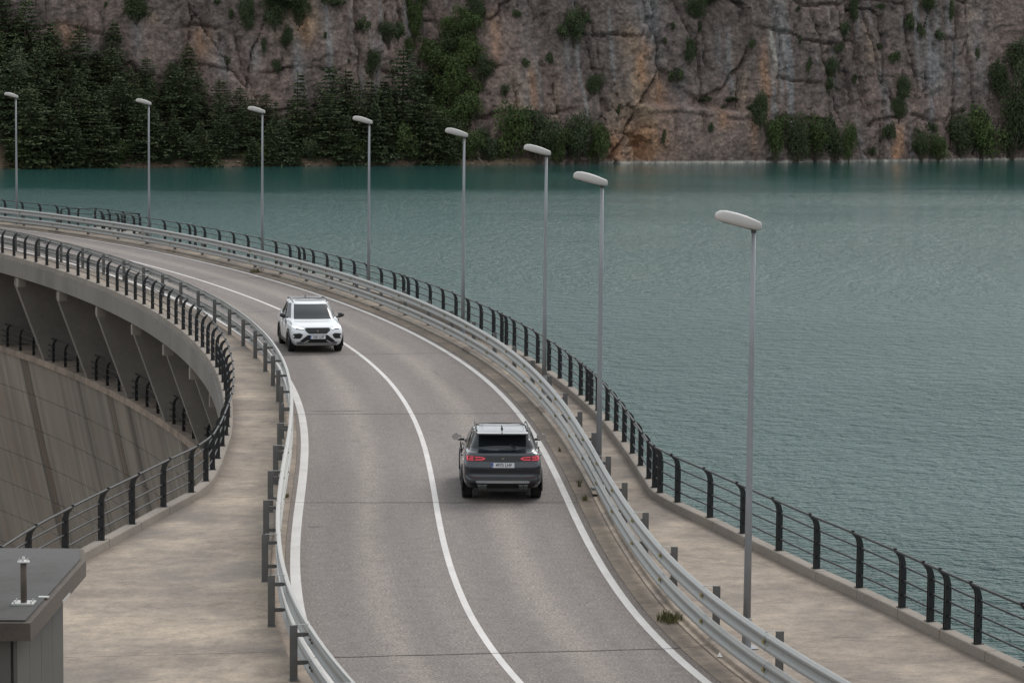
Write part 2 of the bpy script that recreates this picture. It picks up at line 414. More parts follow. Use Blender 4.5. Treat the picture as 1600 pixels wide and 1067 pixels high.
gut = empty('gutter', kind='structure')
for a, b in zip([S0] + JOINTS[::-1], JOINTS[::-1] + [S1]):
    strip('gutter_slab', M['gutter'], [(0.225, 0.012), (0.225, -0.3), (0.60, -0.3), (0.60, 0.022)], a + 0.012, b - 0.012, gut, closed=True)
    strip('gutter_slab', M['gutter'], [(-6.345, 0.012), (-6.345, -0.3), (-6.62, -0.3), (-6.62, 0.022)], a + 0.012, b - 0.012, gut, closed=True)
pav = empty('pavement', kind='structure')
for a, b in zip([S0] + JOINTS[::-1], JOINTS[::-1] + [S1]):
    strip('pavement_slab', M['walk'], lambda s: [(0.605, -0.3), (0.605, 0.045), (0.63, 0.05), (0.70, 0.05), (0.715, ZW - 0.012), (0.735, ZW), (1.1, ZW), (max(1.3, dR(s) - 0.12), ZW), (dR(s) + 0.1, ZW), (dR(s) + 0.1, -0.3)], a + 0.008, b - 0.008, pav, closed=True, vf=lambda s, d: dR(s) - d)
    strip('pavement_slab', M['walk'], lambda s: [(-6.625, -0.3), (-6.625, ZW - 0.015), (-6.645, ZW), (-7.3, ZW), (dL(s) - 0.1, ZW), (dL(s) - 0.1, -0.3)], a + 0.008, b - 0.008, pav, closed=True, vf=lambda s, d: d - dL(s))

# kerbs carrying the railings, in cast stones
kerb_lake = empty('kerb', label='low concrete kerb under the black railing on the lake side', cat='kerb')
kerb_dam = empty('kerb', label='low concrete kerb under the black railing above the dam face', cat='kerb')
s = -20.0
while s < S1 - 3:
    L = 2.0
    strip('kerb_stone', M['kerb'], lambda q: [(dR(q) - 0.14, ZW + 0.003), (dR(q) - 0.135, 0.285), (dR(q) - 0.12, 0.30), (dR(q) + 0.10, 0.30), (dR(q) + 0.112, 0.29), (dR(q) + 0.112, ZW - 0.2)], s + 0.012, s + L - 0.012, kerb_lake, step=0.67, closed=True)
    if s < 121: strip('kerb_stone', M['kerb'], lambda q: [(dL(q) + 0.14, ZW + 0.003), (dL(q) + 0.135, 0.285), (dL(q) + 0.12, 0.30), (dL(q) - 0.10, 0.30), (dL(q) - 0.112, 0.29), (dL(q) - 0.112, ZW - 0.2)], s + 0.012, s + L - 0.012, kerb_dam, step=0.67, closed=True)
    s += L

# ------------------------------------------------------------------ guardrails
def wprof(sg, d0, zc):
    """closed W section, facing sg, centre height zc"""
    pts = [(0, .155), (.022, .150), (.078, .118), (.083, .095), (.078, .07), (.028, .03), (.022, 0), (.028, -.03), (.078, -.07), (.083, -.095), (.078, -.118), (.022, -.150), (0, -.155)]
    a = [(d0 + sg * x, zc + z) for x, z in pts]; b = [(d0 + sg * (x - 0.006), zc + z) for x, z in pts]
    return a + b[::-1]

def guardrail(label, dpost, sg, phase, s0, s1):
    g = empty('guardrail', label=label, cat='guardrail')
    beam_d = dpost + sg * 0.22
    post0 = None; sp0 = None; bolt0 = None; ref0 = None
    k0 = int(math.ceil((s0 - phase) / 4)); k1 = int((s1 - phase) // 4)
    for k in range(k0, k1):
        s = phase + 4 * k
        p = W(s, dpost, 0); rz = HD(s)
        if post0 is None:
            mb = MB()       # C profile post
            w, dp, th = 0.055, 0.125, 0.008
            zb, zt = -0.02, 1.03
            prof = [(w/2, -dp/2), (w/2, dp/2), (-w/2, dp/2), (-w/2, dp/2-th*2), (w/2-th, dp/2-th*2), (w/2-th, -dp/2+th*2), (-w/2, -dp/2+th*2), (-w/2, -dp/2)]
            vs = [(x, y, z) for z in (zb, zt) for x, y in prof]; n = 8
            mb.add(vs, [(i, (i+1) % n, n+(i+1) % n, n+i) for i in range(n)] + [tuple(range(n, 2*n))])
            mb.box((0, 0, ZW + 0.006), (0.19, 0.15, 0.012))
            post0 = mb.build('post', M['post'], g); post0.location = p; post0.rotation_euler = (0, 0, rz)
            mb = MB()
            for zc in (0.87, 0.41):
                mb.tube([(0, sg * 0.03, zc - 0.07), (0, sg * 0.03, zc + 0.07)], 0.0, 4) if False else None
                pr = [(sg * 0.063, -0.055), (sg * 0.17, -0.055), (sg * 0.238, -0.035), (sg * 0.238, 0.035), (sg * 0.17, 0.055), (sg * 0.063, 0.055)]
                vs = [(x, y, zc + z * 0.62) for x in (-0.022, 0.022) for y, z in pr]; n = 6
                mb.add(vs, [(i, (i+1) % n, n+(i+1) % n, n+i) for i in range(n)] + [tuple(range(n))[::-1], tuple(range(n, 2*n))])
            sp0 = mb.build('spacer', M['post'], g, kind='stuff'); sp0.location = p; sp0.rotation_euler = (0, 0, rz)
            mb = MB(); mb.box((0, sg * 0.12, 1.036), (0.035, 0.24, 0.006)); strap0 = mb.build('strap', M['steel'], g); strap0.location = p; strap0.rotation_euler = (0, 0, rz)
            mb = MB()
            for zc in (0.87, 0.41):
                for dx in (-0.14, -0.09, 0.09, 0.14):
                    for dz in (0.125, -0.125):
                        mb.box((dx, sg * (0.22 + 0.060), zc + dz * 0.9), (0.022, 0.03, 0.022))
                mb.box((0, sg * (0.22 + 0.03), zc), (0.04, 0.03, 0.04))
            bolt0 = mb.build('bolts', M['post'], g, kind='stuff'); bolt0.location = p; bolt0.rotation_euler = (0, 0, rz)
        else:
            inst(post0, g, p, rz, name='post'); inst(sp0, g, p, rz, name='spacer'); inst(strap0, g, p, rz, name='strap'); inst(bolt0, g, p, rz, name='bolts')
        for zc in (0.87, 0.41):
            if ref0 is None:
                mb = MB(); pr = [(sg * (0.255 + 0.055 * math.sin(a)), 0.045 * math.cos(a)) for a in [math.pi * q / 6 for q in range(7)]]; n = 7
                mb.add([(x, y, z) for x in (-0.006, 0.006) for y, z in pr], [(i, (i+1) % n, n+(i+1) % n, n+i) for i in range(n)] + [tuple(range(n))[::-1], tuple(range(n, 2*n))])
                ref0 = mb.build('reflector', M['spacer'], g); ref0.location = (p[0], p[1], zc); ref0.rotation_euler = (0, 0, rz)
            else: inst(ref0, g, (p[0], p[1], zc), rz, name='reflector')
            jj = 0.004 * (k % 2)
            strip('beam', M['steel'], wprof(sg, beam_d + sg * jj, zc), s - 0.15, s + 4.15, g, step=0.8, closed=True)
    return g
guardrail('double steel beam guardrail along the lake side of the road', 0.92, -1, 1.3, -30, S1)
guardrail('double steel beam guardrail along the dam face side of the road', -6.74, 1, 3.6, -30, S1)

# ------------------------------------------------------------------ black railings with curved posts
def post_mesh(name='post'):
    """curved flat post, y axis = away from the walkway; bends back to the walkway (-y) at the top"""
    mb = MB()
    out = [(0.06, 0), (0.06, 0.68), (0.05, 0.80), (0.02, 0.92), (-0.04, 1.01), (-0.11, 1.05), (-0.145, 1.075)]
    inn = [(-0.175, 1.055), (-0.165, 1.02), (-0.13, 0.99), (-0.085, 0.93), (-0.06, 0.84), (-0.058, 0.70), (-0.06, 0)]
    pr = out + inn; n = len(pr)
    for xo in (-0.028, 0.028):
        vs = [(xo + x, y, z) for x in (-0.010, 0.010) for y, z in pr]
        mb.add(vs, [(i, (i+1) % n, n+(i+1) % n, n+i) for i in range(n)] + [(0, 1, 12, 13)[::-1], (n, n+1, n+12, n+13)] + [(i, i+1, 12-i, 13-i)[::-1] for i in range(1, 6)] + [(n+i, n+i+1, n+12-i, n+13-i) for i in range(1, 6)] )
    mb.box((0, 0, 0.006), (0.15, 0.17, 0.012)); mb.box((0, 0, 0.3), (0.05, 0.07, 0.6))
    mb.tube([(-0.03, -0.16, 1.075), (0.03, -0.16, 1.075)], 0.03, 6)
    return mb
RAILS = [(-0.155, 1.05, 0.024), (0.0, 0.76, 0.019), (0.0, 0.50, 0.019), (0.0, 0.24, 0.019)]

def railing(label, poststations, dfun, sgn, zb, s0, s1, step=1.0, nm='railing'):
    g = empty(nm, label=label, cat='railing'); p0 = None
    for s in poststations:
        e = 0.25
        a = Vector(W(s - e, dfun(s - e), zb)); b = Vector(W(s + e, dfun(s + e), zb))
        h = math.atan2(b.y - a.y, b.x - a.x)
        rz = h if sgn > 0 else h + math.pi
        if p0 is None:
            p0 = post_mesh().build('post', M['black'], g); p0.location = W(s, dfun(s), zb); p0.rotation_euler = (0, 0, rz)
        else: inst(p0, g, W(s, dfun(s), zb), rz, name='post')
    for (y, z, r) in RAILS:
        pts = []; n = int((s1 - s0) / step)
        for i in range(n + 1):
            s = s0 + (s1 - s0) * i / n; pts.append(W(s, dfun(s) + sgn * y, zb + z))
        mb = MB(); mb.tube(pts, r, 6); mb.build('rail', M['black'], g, smooth=True)
    return g
def stations(s0, s1):
    out = []
    for J in JOINTS[::-1] + [133.6]:
        for o in [0.38] + [1.76 + 2.08 * k for k in range(7)] + [15.62]:
            s = J - 16 + o
            if s0 <= s <= s1: out.append(s)
    return out
railing('long black railing with curved posts on the lake side', [s for s in stations(-25, S1 - 1) if not (5.6 < s < 8.2)], dR, 1, 0.30, -25, S1 - 1)
railing('black railing with curved posts along the kerb above the dam face', [25.5 + 2.1 * k for k in range(-24, 32)] + [92.3, 94.4, 96.6, 98.5, 100.3, 102.0, 104.0, 106.2, 108.1, 110.2, 112.3, 114.4, 116.5, 118.6, 120.7], dL, -1, 0.30, -25, 122)

# small viewing platform jutting over the lake, with its own railing
plat = empty('viewing_platform', label='small concrete platform jutting out from the crest over the lake', cat='platform')
mb = MB(); sweep(mb, [(1.9, -0.25), (4.2, -0.25), (4.2, 0.10), (1.9, 0.10)], 3.6, 9.4, 1.0); mb.build('slab', M['kerb'], plat)
pr = empty('railing', label='short black railing around the small platform over the lake', cat='railing')
cor = [(9.2, 1.9), (9.2, 4.0), (3.8, 4.0), (3.8, 1.9)]
p0 = None
for (a, b, n) in ((0, 1, 2), (1, 2, 3), (2, 3, 2)):
    A = Vector(W(*cor[a], 0.10)); B = Vector(W(*cor[b], 0.10)); h = math.atan2(B.y - A.y, B.x - A.x)
    for k in range(n if b < 3 else n + 1):
        P = A.lerp(B, k / n); ang = h + math.pi
        if p0 is None: p0 = post_mesh().build('post', M['black'], pr); p0.location = P; p0.rotation_euler = (0, 0, ang)
        else: inst(p0, pr, P, ang, name='post')
    for (y, z, r) in RAILS:
        mb = MB(); mb.tube([A + Vector((0, 0, z)), B + Vector((0, 0, z))], r, 6); mb.build('rail', M['black'], pr)

# ------------------------------------------------------------------ the dam under the crest
dam = empty('arch_dam', label='concrete arch dam with a cantilevered crest deck, fins and ledge', cat='dam')
KS = 101.0           # abutment starts here
for a, b in zip([S0] + [j for j in JOINTS[::-1] if j < 102], [j for j in JOINTS[::-1] if j < 102] + [KS + 0.3]):
    if b - a < 1: continue
    strip('deck', M['deck'], lambda s: [(dL(s) - 0.20, 0.11), (dL(s) - 0.20, -0.60), (dL(s) - 0.05, -0.66), (dL(s) + 0.25, -0.66), (dL(s) + 0.4, -0.50), (-5.3, -0.62), (-5.3, -0.31), (dL(s) - 0.112, -0.31), (dL(s) - 0.112, 0.11)], a + 0.01, b - 0.01, dam, closed=True)
strip('crest_wall', M['deck'], lambda s: [(-5.2, -0.32), (-5.2, -5.6), (0.5, -5.6), (0.5, -0.32)], S0, KS, dam, step=2, closed=True)
def face_d(z):        # the face leans back towards the lake as it goes down
    q = -5.0 - z; return -6.95 + 0.20 * q + 0.0016 * q * q
def face_sec(s):
    pts = []; z = -5.0
    while z > -48:
        z2 = z - 1.8
        pts += [(face_d(z), z), (face_d(z2 + 0.06), z2 + 0.06), (face_d(z2 + 0.05) + 0.05, z2 + 0.045), (face_d(z2) + 0.05, z2 + 0.015)]
        z = z2
    return [(0.5, -5.0)] + pts + [(0.5 + 6, z)]
BJ = [S0] + [j for j in JOINTS[::-1] if j < 100] + [106.0]
for a, b in zip(BJ[:-1], BJ[1:]):
    strip('face_block', M['dam'], face_sec, a + 0.05, b - 0.05, dam, step=2, closed=True)
strip('face_core', M['joint'], lambda s: [(0.4, -5.2), (face_d(-5.2) + 0.25, -5.2), (face_d(-47) + 0.25, -47), (6, -47)], S0, 106, dam, step=4, closed=True)
for a, b in zip(BJ[:-1], BJ[1:]):
    strip('ledge', M['gutter'], lambda s: [(-5.1, -4.72), (-7.06, -4.70), (-7.08, -4.72), (-7.08, -4.98), (-5.1, -4.99)], a + 0.02, b - 0.02, dam, step=2, closed=True)
# fins every 8 m carry the deck, with a corbel on the edge beam beside each
fs_ = [100.3 - 8.02 * k for k in range(16)]
for i, s in enumerate(fs_):
    s -= 2.85; th = 0.21
    prof = [(dL(s) + 0.15, -0.655), (dL(s) + 0.10, -1.05), (-7.00, -4.69), (-5.21, -4.69), (-5.21, -0.655)]
    vs = [W(s + o, d, z) for o in (-th, th) for d, z in prof]; n = 5
    mb = MB(); mb.add(vs, [(k, (k+1) % n, n+(k+1) % n, n+k) for k in range(n)] + [tuple(range(n))[::-1], tuple(range(n, 2*n))])
    mb.build('fin', M['deck'], dam)
    mb = MB(); c = W(s + 1.55, dL(s) + 0.0, -0.86); mb.box(c, (0.32, 0.36, 0.40), HD(s)); mb.build('corbel', M['kerb'], dam)
    mb = MB(); c = W(s + 0.5, -5.28, -1.9); mb.box(c, (0.16, 0.14, 0.6), HD(s)); mb.build('drain_box', M['black'], dam)
mb = MB()
mb.tube([W(s, -5.26, -2.75) for s in np.arange(S0, KS, 2)], 0.035, 6); mb.build('cable_duct', M['black'], dam)
railing('black railing on the ledge below the cantilevered deck', [fs_[k] - 2.85 + o for k in range(1, 13) for o in (1.1, 3.3, 5.6)], lambda s: -6.82, -1, -4.71, -6, 100, step=2)
# lake side wall and abutment block under the widening forecourt
strip('lake_wall', M['dam'], lambda s: [(dR(s) + 0.115, 0.10), (0.6, 0.10), (0.6, -30), (dR(s) + 0.115, -30)], S0, KS, dam, step=2, closed=False)
ab = MB()
sweep(ab, lambda s: [(dL(s) - 0.16, 0.11), (dL(s) - 0.16, -40), (dR(s) + 0.13, -40), (dR(s) + 0.13, 0.11), (dR(s) + 0.0, -0.31), (dL(s) - 0.0, -0.31)], KS, S1, 1.5)
ab.build('abutment', M['deck'], dam)

# ------------------------------------------------------------------ street lamps
def lamp_parts():
    mbs = []
    mb = MB(); n = 12
    mb.tube([(0, 0, 0.5), (0, 0, 2.5), (0, 0, 5), (0, 0, 7.1)], [0.068, 0.060, 0.049, 0.038], n); mbs.append(('pole', mb, M['pole'], True))
    mb = MB(); mb.tube([(0, 0, 0.015), (0, 0, 0.5), (0, 0, 0.53)], [0.082, 0.080, 0.066], n); mb.box((0, 0, 0.01), (0.34, 0.34, 0.02))
    mbs.append(('pole_base', mb, M['pole'], False))
    return mbs
def loft(secs):
    """secs: list of closed loops -> MB"""
    mb = MB(); k = len(secs[0]); vs = [p for s in secs for p in s]; fs = []
    for i in range(len(secs) - 1):
        for j in range(k): fs.append((i*k+j, i*k+(j+1) % k, (i+1)*k+(j+1) % k, (i+1)*k+j))
    fs += [tuple(range(k))[::-1], tuple((len(secs)-1)*k+j for j in range(k))]
    mb.add(vs, fs); return mb
def lamp_head():
    # along -y = towards the road; tilts up ~9 degrees
    T = []
    for (y, hw, zt, zb) in ((0.125, .06, .045, -.05), (0.105, .085, .068, -.072), (0.0, .115, .092, -.085), (-0.14, .14, .122, -.088), (-0.30, .155, .142, -.080), (-0.46, .16, .148, -.068), (-0.57, .15, .130, -.058), (-0.64, .125, .085, -.048), (-0.665, .09, .03, -.034)):
        s = []
        for k in range(14):
            a = math.pi * 2 * k / 14; cx, cz = math.cos(a), math.sin(a)
            x = hw * math.copysign(abs(cx) ** 0.42, cx); z = (zt if cz > 0 else -zb) * math.copysign(abs(cz) ** 0.5, cz)
            yy = y; zz = z - 0.16 * y * 0
            s.append((x, yy, zz - y * 0.19))
        T.append(s)
    return loft(T)
LAMPS = [((-27.83, 161.34), 'farthest street lamp, at the left edge of the photo'), ((-18.58, 146.87), 'second street lamp from the left, near the small platform'), ((-11.48, 131.69), 'third street lamp from the left, in front of the far pines'), ((-5.81, 115.89), 'fourth street lamp from the left, beyond the white car'), ((-1.73, 100.56), 'fifth street lamp from the left, midway along the curve'), ((0.96, 84.65), 'sixth street lamp from the left, beyond the dark car'), ((2.05, 66.6), 'second nearest street lamp, behind the guardrail where the pavement widens'), ((4.08, 48.75), 'nearest and tallest looking street lamp, on the right')]
src = None
for i, ((x, y), lab) in enumerate(LAMPS):
    j = int(np.argmin((_q[:, 0] - x) ** 2 + (_q[:, 1] - y) ** 2)); h = math.atan2(_t[j, 1], _t[j, 0])
    g = empty('street_lamp', (x, y, ZW), h, label=lab, cat='street lamp', group='street lamps along the lake side pavement')
    if src is None:
        src = []
        for nm, mb, mt, sm in lamp_parts(): src.append(mb.build(nm, mt, g, smooth=sm))
        o = lamp_head().build('lamp_head', M['lamp'], g, smooth=True); o.location = (0, 0, 7.14); src.append(o)
        mb = MB()     # dark seam band and underside tray
        sec = []
        for y2, k in ((0.04, 1.0), (0.065, 1.0)):
            sec.append([(0.092 * math.cos(a), y2, 0.062 * math.sin(a) - y2 * 0.20) for a in [math.pi * 2 * q / 14 for q in range(14)]])
        mb = loft(sec); o = mb.build('seam', M['lampdark'], g); o.location = (0, 0, 7.14); src.append(o)
        mb = MB(); 
        for (y0, y1) in ((-0.58, -0.05),):
            mb.add([(-.11, y0, -.040 - y0*.20), (.11, y0, -.040 - y0*.20), (.09, y1, -.050 - y1*.20), (-.09, y1, -.050 - y1*.20), (-.09, y0 + .03, -.078 - y0*.20), (.09, y0 + .03, -.078 - y0*.20), (.075, y1, -.098 - y1*.20), (-.075, y1, -.098 - y1*.20)], [(0, 1, 2, 3), (4, 7, 6, 5), (0, 4, 5, 1), (1, 5, 6, 2), (2, 6, 7, 3), (3, 7, 4, 0)])
        o = mb.build('lens', M['lampdark'], g); o.location = (0, 0, 7.14); src.append(o)
        mb = MB(); mb.tube([(0, 0, 0), (0, 0, 0.12)], 0.046, 10); mb.box((0, 0.02, 0.10), (0.10, 0.12, 0.06)); o = mb.build('bracket', M['lampdark'], g); o.location = (0, 0, 7.0); src.append(o)
    else:
        for o in src:
            c = inst(o, g, tuple(o.location)); 
g.scale = (1, 1, 1.02)
# ------------------------------------------------------------------ cars
def car_paint(name, col, metal, rough, flake=0.0):
    t = NT(name); obj = t.coord('Object'); a = t.noise(obj, 2.0, 4)
    c = t.mix(a, tuple(x * 0.93 for x in col), tuple(min(1, x * 1.05) for x in col))
    # road dust low on the body
    sep = t.n('ShaderNodeSeparateXYZ'); t.l(obj, sep.inputs[0])
    d = t.math('MULTIPLY', t.math('DIVIDE', t.math('SUBTRACT', 0.62, sep.outputs['Z']), 0.5, clamp=True), t.noise(obj, 5, 5))
    c = t.mix(t.math('MULTIPLY', d, 0.45), c, (0.16, 0.14, 0.12))
    return t.set(Base_Color=c, Metallic=metal, Roughness=rough, Coat_Weight=1.0, Coat_Roughness=0.04)
M['white_paint'] = car_paint('white_paint', (0.74, 0.75, 0.77), 0.0, 0.35)
M['dark_paint'] = car_paint('dark_paint', (0.019, 0.023, 0.031), 0.3, 0.28)
def glass(name, col, rough=0.03):
    t = NT(name); return t.set(Base_Color=col, Roughness=rough, Specular_IOR_Level=0.45, Coat_Weight=0.1, Coat_Roughness=0.02)
M['glass'] = glass('dark_glass', (0.012, 0.014, 0.017))
M['tyre'] = plain('tyre_rubber', (0.012, 0.012, 0.012), 0.85, var=0.3, scale=8)
M['rim'] = mat_metal('dark_rim', (0.09, 0.09, 0.095), 0.35, 0.7, 0.2)
M['trim'] = plain('black_plastic', (0.011, 0.011, 0.012), 0.45, var=0.3)
M['gloss'] = glass('gloss_black', (0.010, 0.010, 0.011), 0.12)
M['silver'] = mat_metal('satin_silver', (0.50, 0.51, 0.53), 0.35, 0.6, 0.08)
M['greytrim'] = plain('grey_bumper_plastic', (0.12, 0.12, 0.125), 0.55)
M['copper'] = mat_metal('copper_emblem', (0.30, 0.22, 0.15), 0.35, 0.7, 0.1)
M['redglass'] = glass('red_lamp_glass', (0.10, 0.006, 0.010), 0.1)
M['plate'] = plain('plate_white', (0.62, 0.63, 0.65), 0.5, var=0.03)
M['plateblue'] = plain('plate_blue', (0.02, 0.06, 0.35), 0.5, var=0.03)
M['platetext'] = plain('plate_black', (0.012, 0.012, 0.014), 0.5)
M['mirror'] = plain('mirror_glass', (0.7, 0.7, 0.7), 0.03, 1.0, var=0.0)
def emis(name, col, st):
    t = NT(name); return t.set(Base_Color=col, Roughness=0.3, Emission_Color=col, Emission_Strength=st)
M['redled'] = emis('red_led', (0.70, 0.05, 0.08), 0.45)
M['whiteled'] = emis('white_led', (0.95, 0.97, 1.0), 2.6)
M['headlens'] = glass('headlamp_lens', (0.30, 0.31, 0.33), 0.08)

RINGS = [  # zF zS zR  yF yR  wF wM wR
    (.24,.235,.30, 4.16,.24, .74,.84,.78), (.30,.29,.36, 4.29,.10, .80,.895,.84), (.44,.42,.50, 4.355,.0, .855,.915,.885),
    (.60,.60,.66, 4.38,.055, .88,.920,.900), (.74,.74,.80, 4.365,.005, .875,.916,.896), (.86,.90,.95, 4.29,.055, .845,.905,.880),
    (.935,1.00,1.08, 4.12,.10, .80,.885,.85), (1.00,1.055,1.14, 3.70,.165, .765,.865,.81), (1.055,1.085,1.17, 3.28,.235, .715,.845,.775),
    (1.29,1.29,1.34, 2.86,.37, .665,.775,.705), (1.495,1.485,1.50, 2.42,.53, .605,.690,.635), (1.552,1.542,1.555, 2.26,.36, .58,.645,.600),
    (1.592,1.585,1.585, 1.95,.62, .47,.52,.48), (1.605,1.60,1.598, 1.70,.95, .24,.27,.24), (1.608,1.607,1.606, 1.45,1.2, .01,.01,.01)]
def ring_pts(r):
    zF, zS, zR, yF, yR, wF, wM, wR = r; out = []
    L = yF - yR; c = min(0.34, L * 0.2)
    for fx in (0, .22, .45, .68, .86): out.append((wF * fx, yF - 0.10 * (fx ** 2.4), 0.0))
    out.append((wF * .965, yF - 0.10 - c * 0.22, .03)); out.append((wF * 1.0, yF - 0.10 - c * 0.75, .12))
    for k in range(12):
        u = (k + 0.5) / 12; y = yF - 0.10 - c - u * (L - 0.18 - 2 * c)
        w = wF + (wM - wF) * min(1, u / 0.22) ** 0.7 if u < 0.22 else (wM if u < 0.72 else wM + (wR - wM) * ((u - 0.72) / 0.28) ** 1.5)
        out.append((w, y, u))
    out.append((wR * 1.0, yR + 0.08 + c * 0.75, .9)); out.append((wR * .965, yR + 0.08 + c * 0.22, .97))
    for fx in (.86, .68, .45, .22, 0): out.append((wR * fx, yR + 0.07 * (fx ** 2.4), 1.0))
    pts = []
    for x, y, u in out:
        if u < .5: k = min(1, u / .45); z = zF + (zS - zF) * (k * k * (3 - 2 * k))
        else: k = max(0, (u - .6) / .4); z = zS + (zR - zS) * (k * k * (3 - 2 * k))
        pts.append((x, y, z))
    return pts
def crom(A, f):      # Catmull-Rom refine along axis 0
    n = len(A); out = []
    for i in range(n - 1):
        p0 = A[i - 1] if i > 0 else 2 * A[0] - A[1]; p1 = A[i]; p2 = A[i + 1]; p3 = A[i + 2] if i < n - 2 else 2 * A[-1] - A[-2]
        for k in range(f):
            t = k / f; out.append(.5 * ((2*p1) + (-p0+p2)*t + (2*p0-5*p1+4*p2-p3)*t*t + (-p0+3*p1-3*p2+p3)*t**3))
    out.append(A[-1]); return np.array(out)
FV, FU = 3, 3
_half = np.array([ring_pts(r) for r in RINGS])
_g = crom(_half, FV); _g = np.transpose(crom(np.transpose(_g, (1, 0, 2)), FU), (1, 0, 2))
NV, NU = _g.shape[0], _g.shape[1]
def car_cells():
    """split shell cells into body / windscreen / side windows / rear window / sunroof"""
    out = {'body': [], 'windscreen': [], 'side_window': [], 'rear_window': [], 'sunroof': []}
    for i in range(NV - 1):
        ri = i / FV
        for j in range(NU - 1):
            uj = j / FU; c = (_g[i, j] + _g[i+1, j+1]) / 2
            k = 'body'
            if 8.0 <= ri < 10.0:
                if uj < 4.6: k = 'windscreen'
                elif 6.3 <= uj < 17.4:
                    k = 'side_window' if not (11.3 < uj < 11.9) else 'pillar'
                elif uj >= 19.6 and ri > 8.3: k = 'rear_window'
            if ri >= 11.2 and c[1] > 1.2 and abs(c[0]) < 0.50: k = 'sunroof'
            if ri < 3.2:
                for ya in (0.89, 3.52):
                    if math.hypot(c[1] - ya, c[2] - 0.345) < 0.385 and c[0] > 0.6: k = None
            if k == 'pillar': k = 'body'
            if k: out[k].append((i, j))
    return out
_cells = car_cells()
def shell_mesh(name, cells, mat, parent, push=0.0):
    vid = {}; vs = []; fs = []
    def v(i, j, s):
        q = _g[i, j]; key = (i, j, s if q[0] > 1e-6 else 1)
        if key not in vid: vid[key] = len(vs); vs.append((q[0] * s, q[1], q[2]))
        return vid[key]
    for i, j in cells:
        for s in (1, -1):
            f = [v(i, j, s), v(i, j+1, s), v(i+1, j+1, s), v(i+1, j, s)]
            f = list(dict.fromkeys(f))
            if len(f) > 2: fs.append(f if s < 0 else f[::-1])
    mb = MB(); mb.add(vs, fs); return mb.build(name, mat, parent, smooth=True, rec=False)
def full_bvh():
    vs = []; fs = []
    for s in (1, -1):
        b = len(vs); vs += [(q[0] * s, q[1], q[2]) for row in _g for q in row]
        for i in range(NV - 1):
            for j in range(NU - 1): fs.append((b+i*NU+j, b+i*NU+j+1, b+(i+1)*NU+j+1, b+(i+1)*NU+j))
    return BVHTree.FromPolygons([Vector(v) for v in vs], fs)
_bvh = full_bvh()
def decal(name, poly, side, mat, parent, off=0.006, th=0.02, mirror=False, **k):
    """thin moulded panel whose outline is given in x,z (front/rear) following the body surface"""
    if mirror: decal(name, [(-x, z) for x, z in poly], side, mat, parent, off, th, False, **k)
    mb = MB()
    for sx in (1,):
        bm = bmesh.new(); vv = [bm.verts.new((x * sx, 0, z)) for x, z in poly]; bm.faces.new(vv)
        xs = [v[0] * sx for v in poly]; zs = [v[1] for v in poly]
        for q in np.arange(min(xs), max(xs), 0.09)[1:]:
            bmesh.ops.bisect_plane(bm, geom=bm.verts[:] + bm.edges[:] + bm.faces[:], plane_co=(q, 0, 0), plane_no=(1, 0, 0))
        for q in np.arange(min(zs), max(zs), 0.06)[1:]:
            bmesh.ops.bisect_plane(bm, geom=bm.verts[:] + bm.edges[:] + bm.faces[:], plane_co=(0, 0, q), plane_no=(0, 0, 1))
        d = 1 if side == 'front' else -1
        for v in bm.verts:
            hit = _bvh.ray_cast(Vector((v.co.x, 6 * d + 2, v.co.z)), Vector((0, -d, 0)))[0]
            v.co.y = (hit.y if hit else (4.2 if d > 0 else 0.1)) + d * off
        bm.verts.ensure_lookup_table(); n = len(bm.verts); co = [v.co.copy() for v in bm.verts]
        for i, v in enumerate(bm.verts): v.index = i
        f0 = [[v.index for v in f.verts] for f in bm.faces]; ed = [[v.index for v in e.verts] for e in bm.edges if len(e.link_faces) == 1]
        bm.free()
        fs = f0 + [[i + n for i in f[::-1]] for f in f0] + [[a, b, b + n, a + n] for a, b in ed]
        mb.add([tuple(c) for c in co] + [(c.x, c.y - d * th, c.z) for c in co], fs)
    return mb.build(name, mat, parent, **k)
def text_mesh(txt, size, mat, parent, name='plate_text'):
    cu = bpy.data.curves.new('txt', 'FONT'); cu.body = txt; cu.size = size; cu.extrude = 0.0015; cu.align_x = 'CENTER'; cu.align_y = 'CENTER'; cu.offset = 0.0012
    tmp = bpy.data.objects.new('txt', cu); COL.objects.link(tmp)
    dg = bpy.context.evaluated_depsgraph_get(); m = bpy.data.meshes.new_from_object(tmp.evaluated_get(dg)); bpy.data.objects.remove(tmp)
    m.materials.clear(); m.materials.append(mat); m.name = name
    o = bpy.data.objects.new(name, m); COL.objects.link(o); o.parent = parent; return o

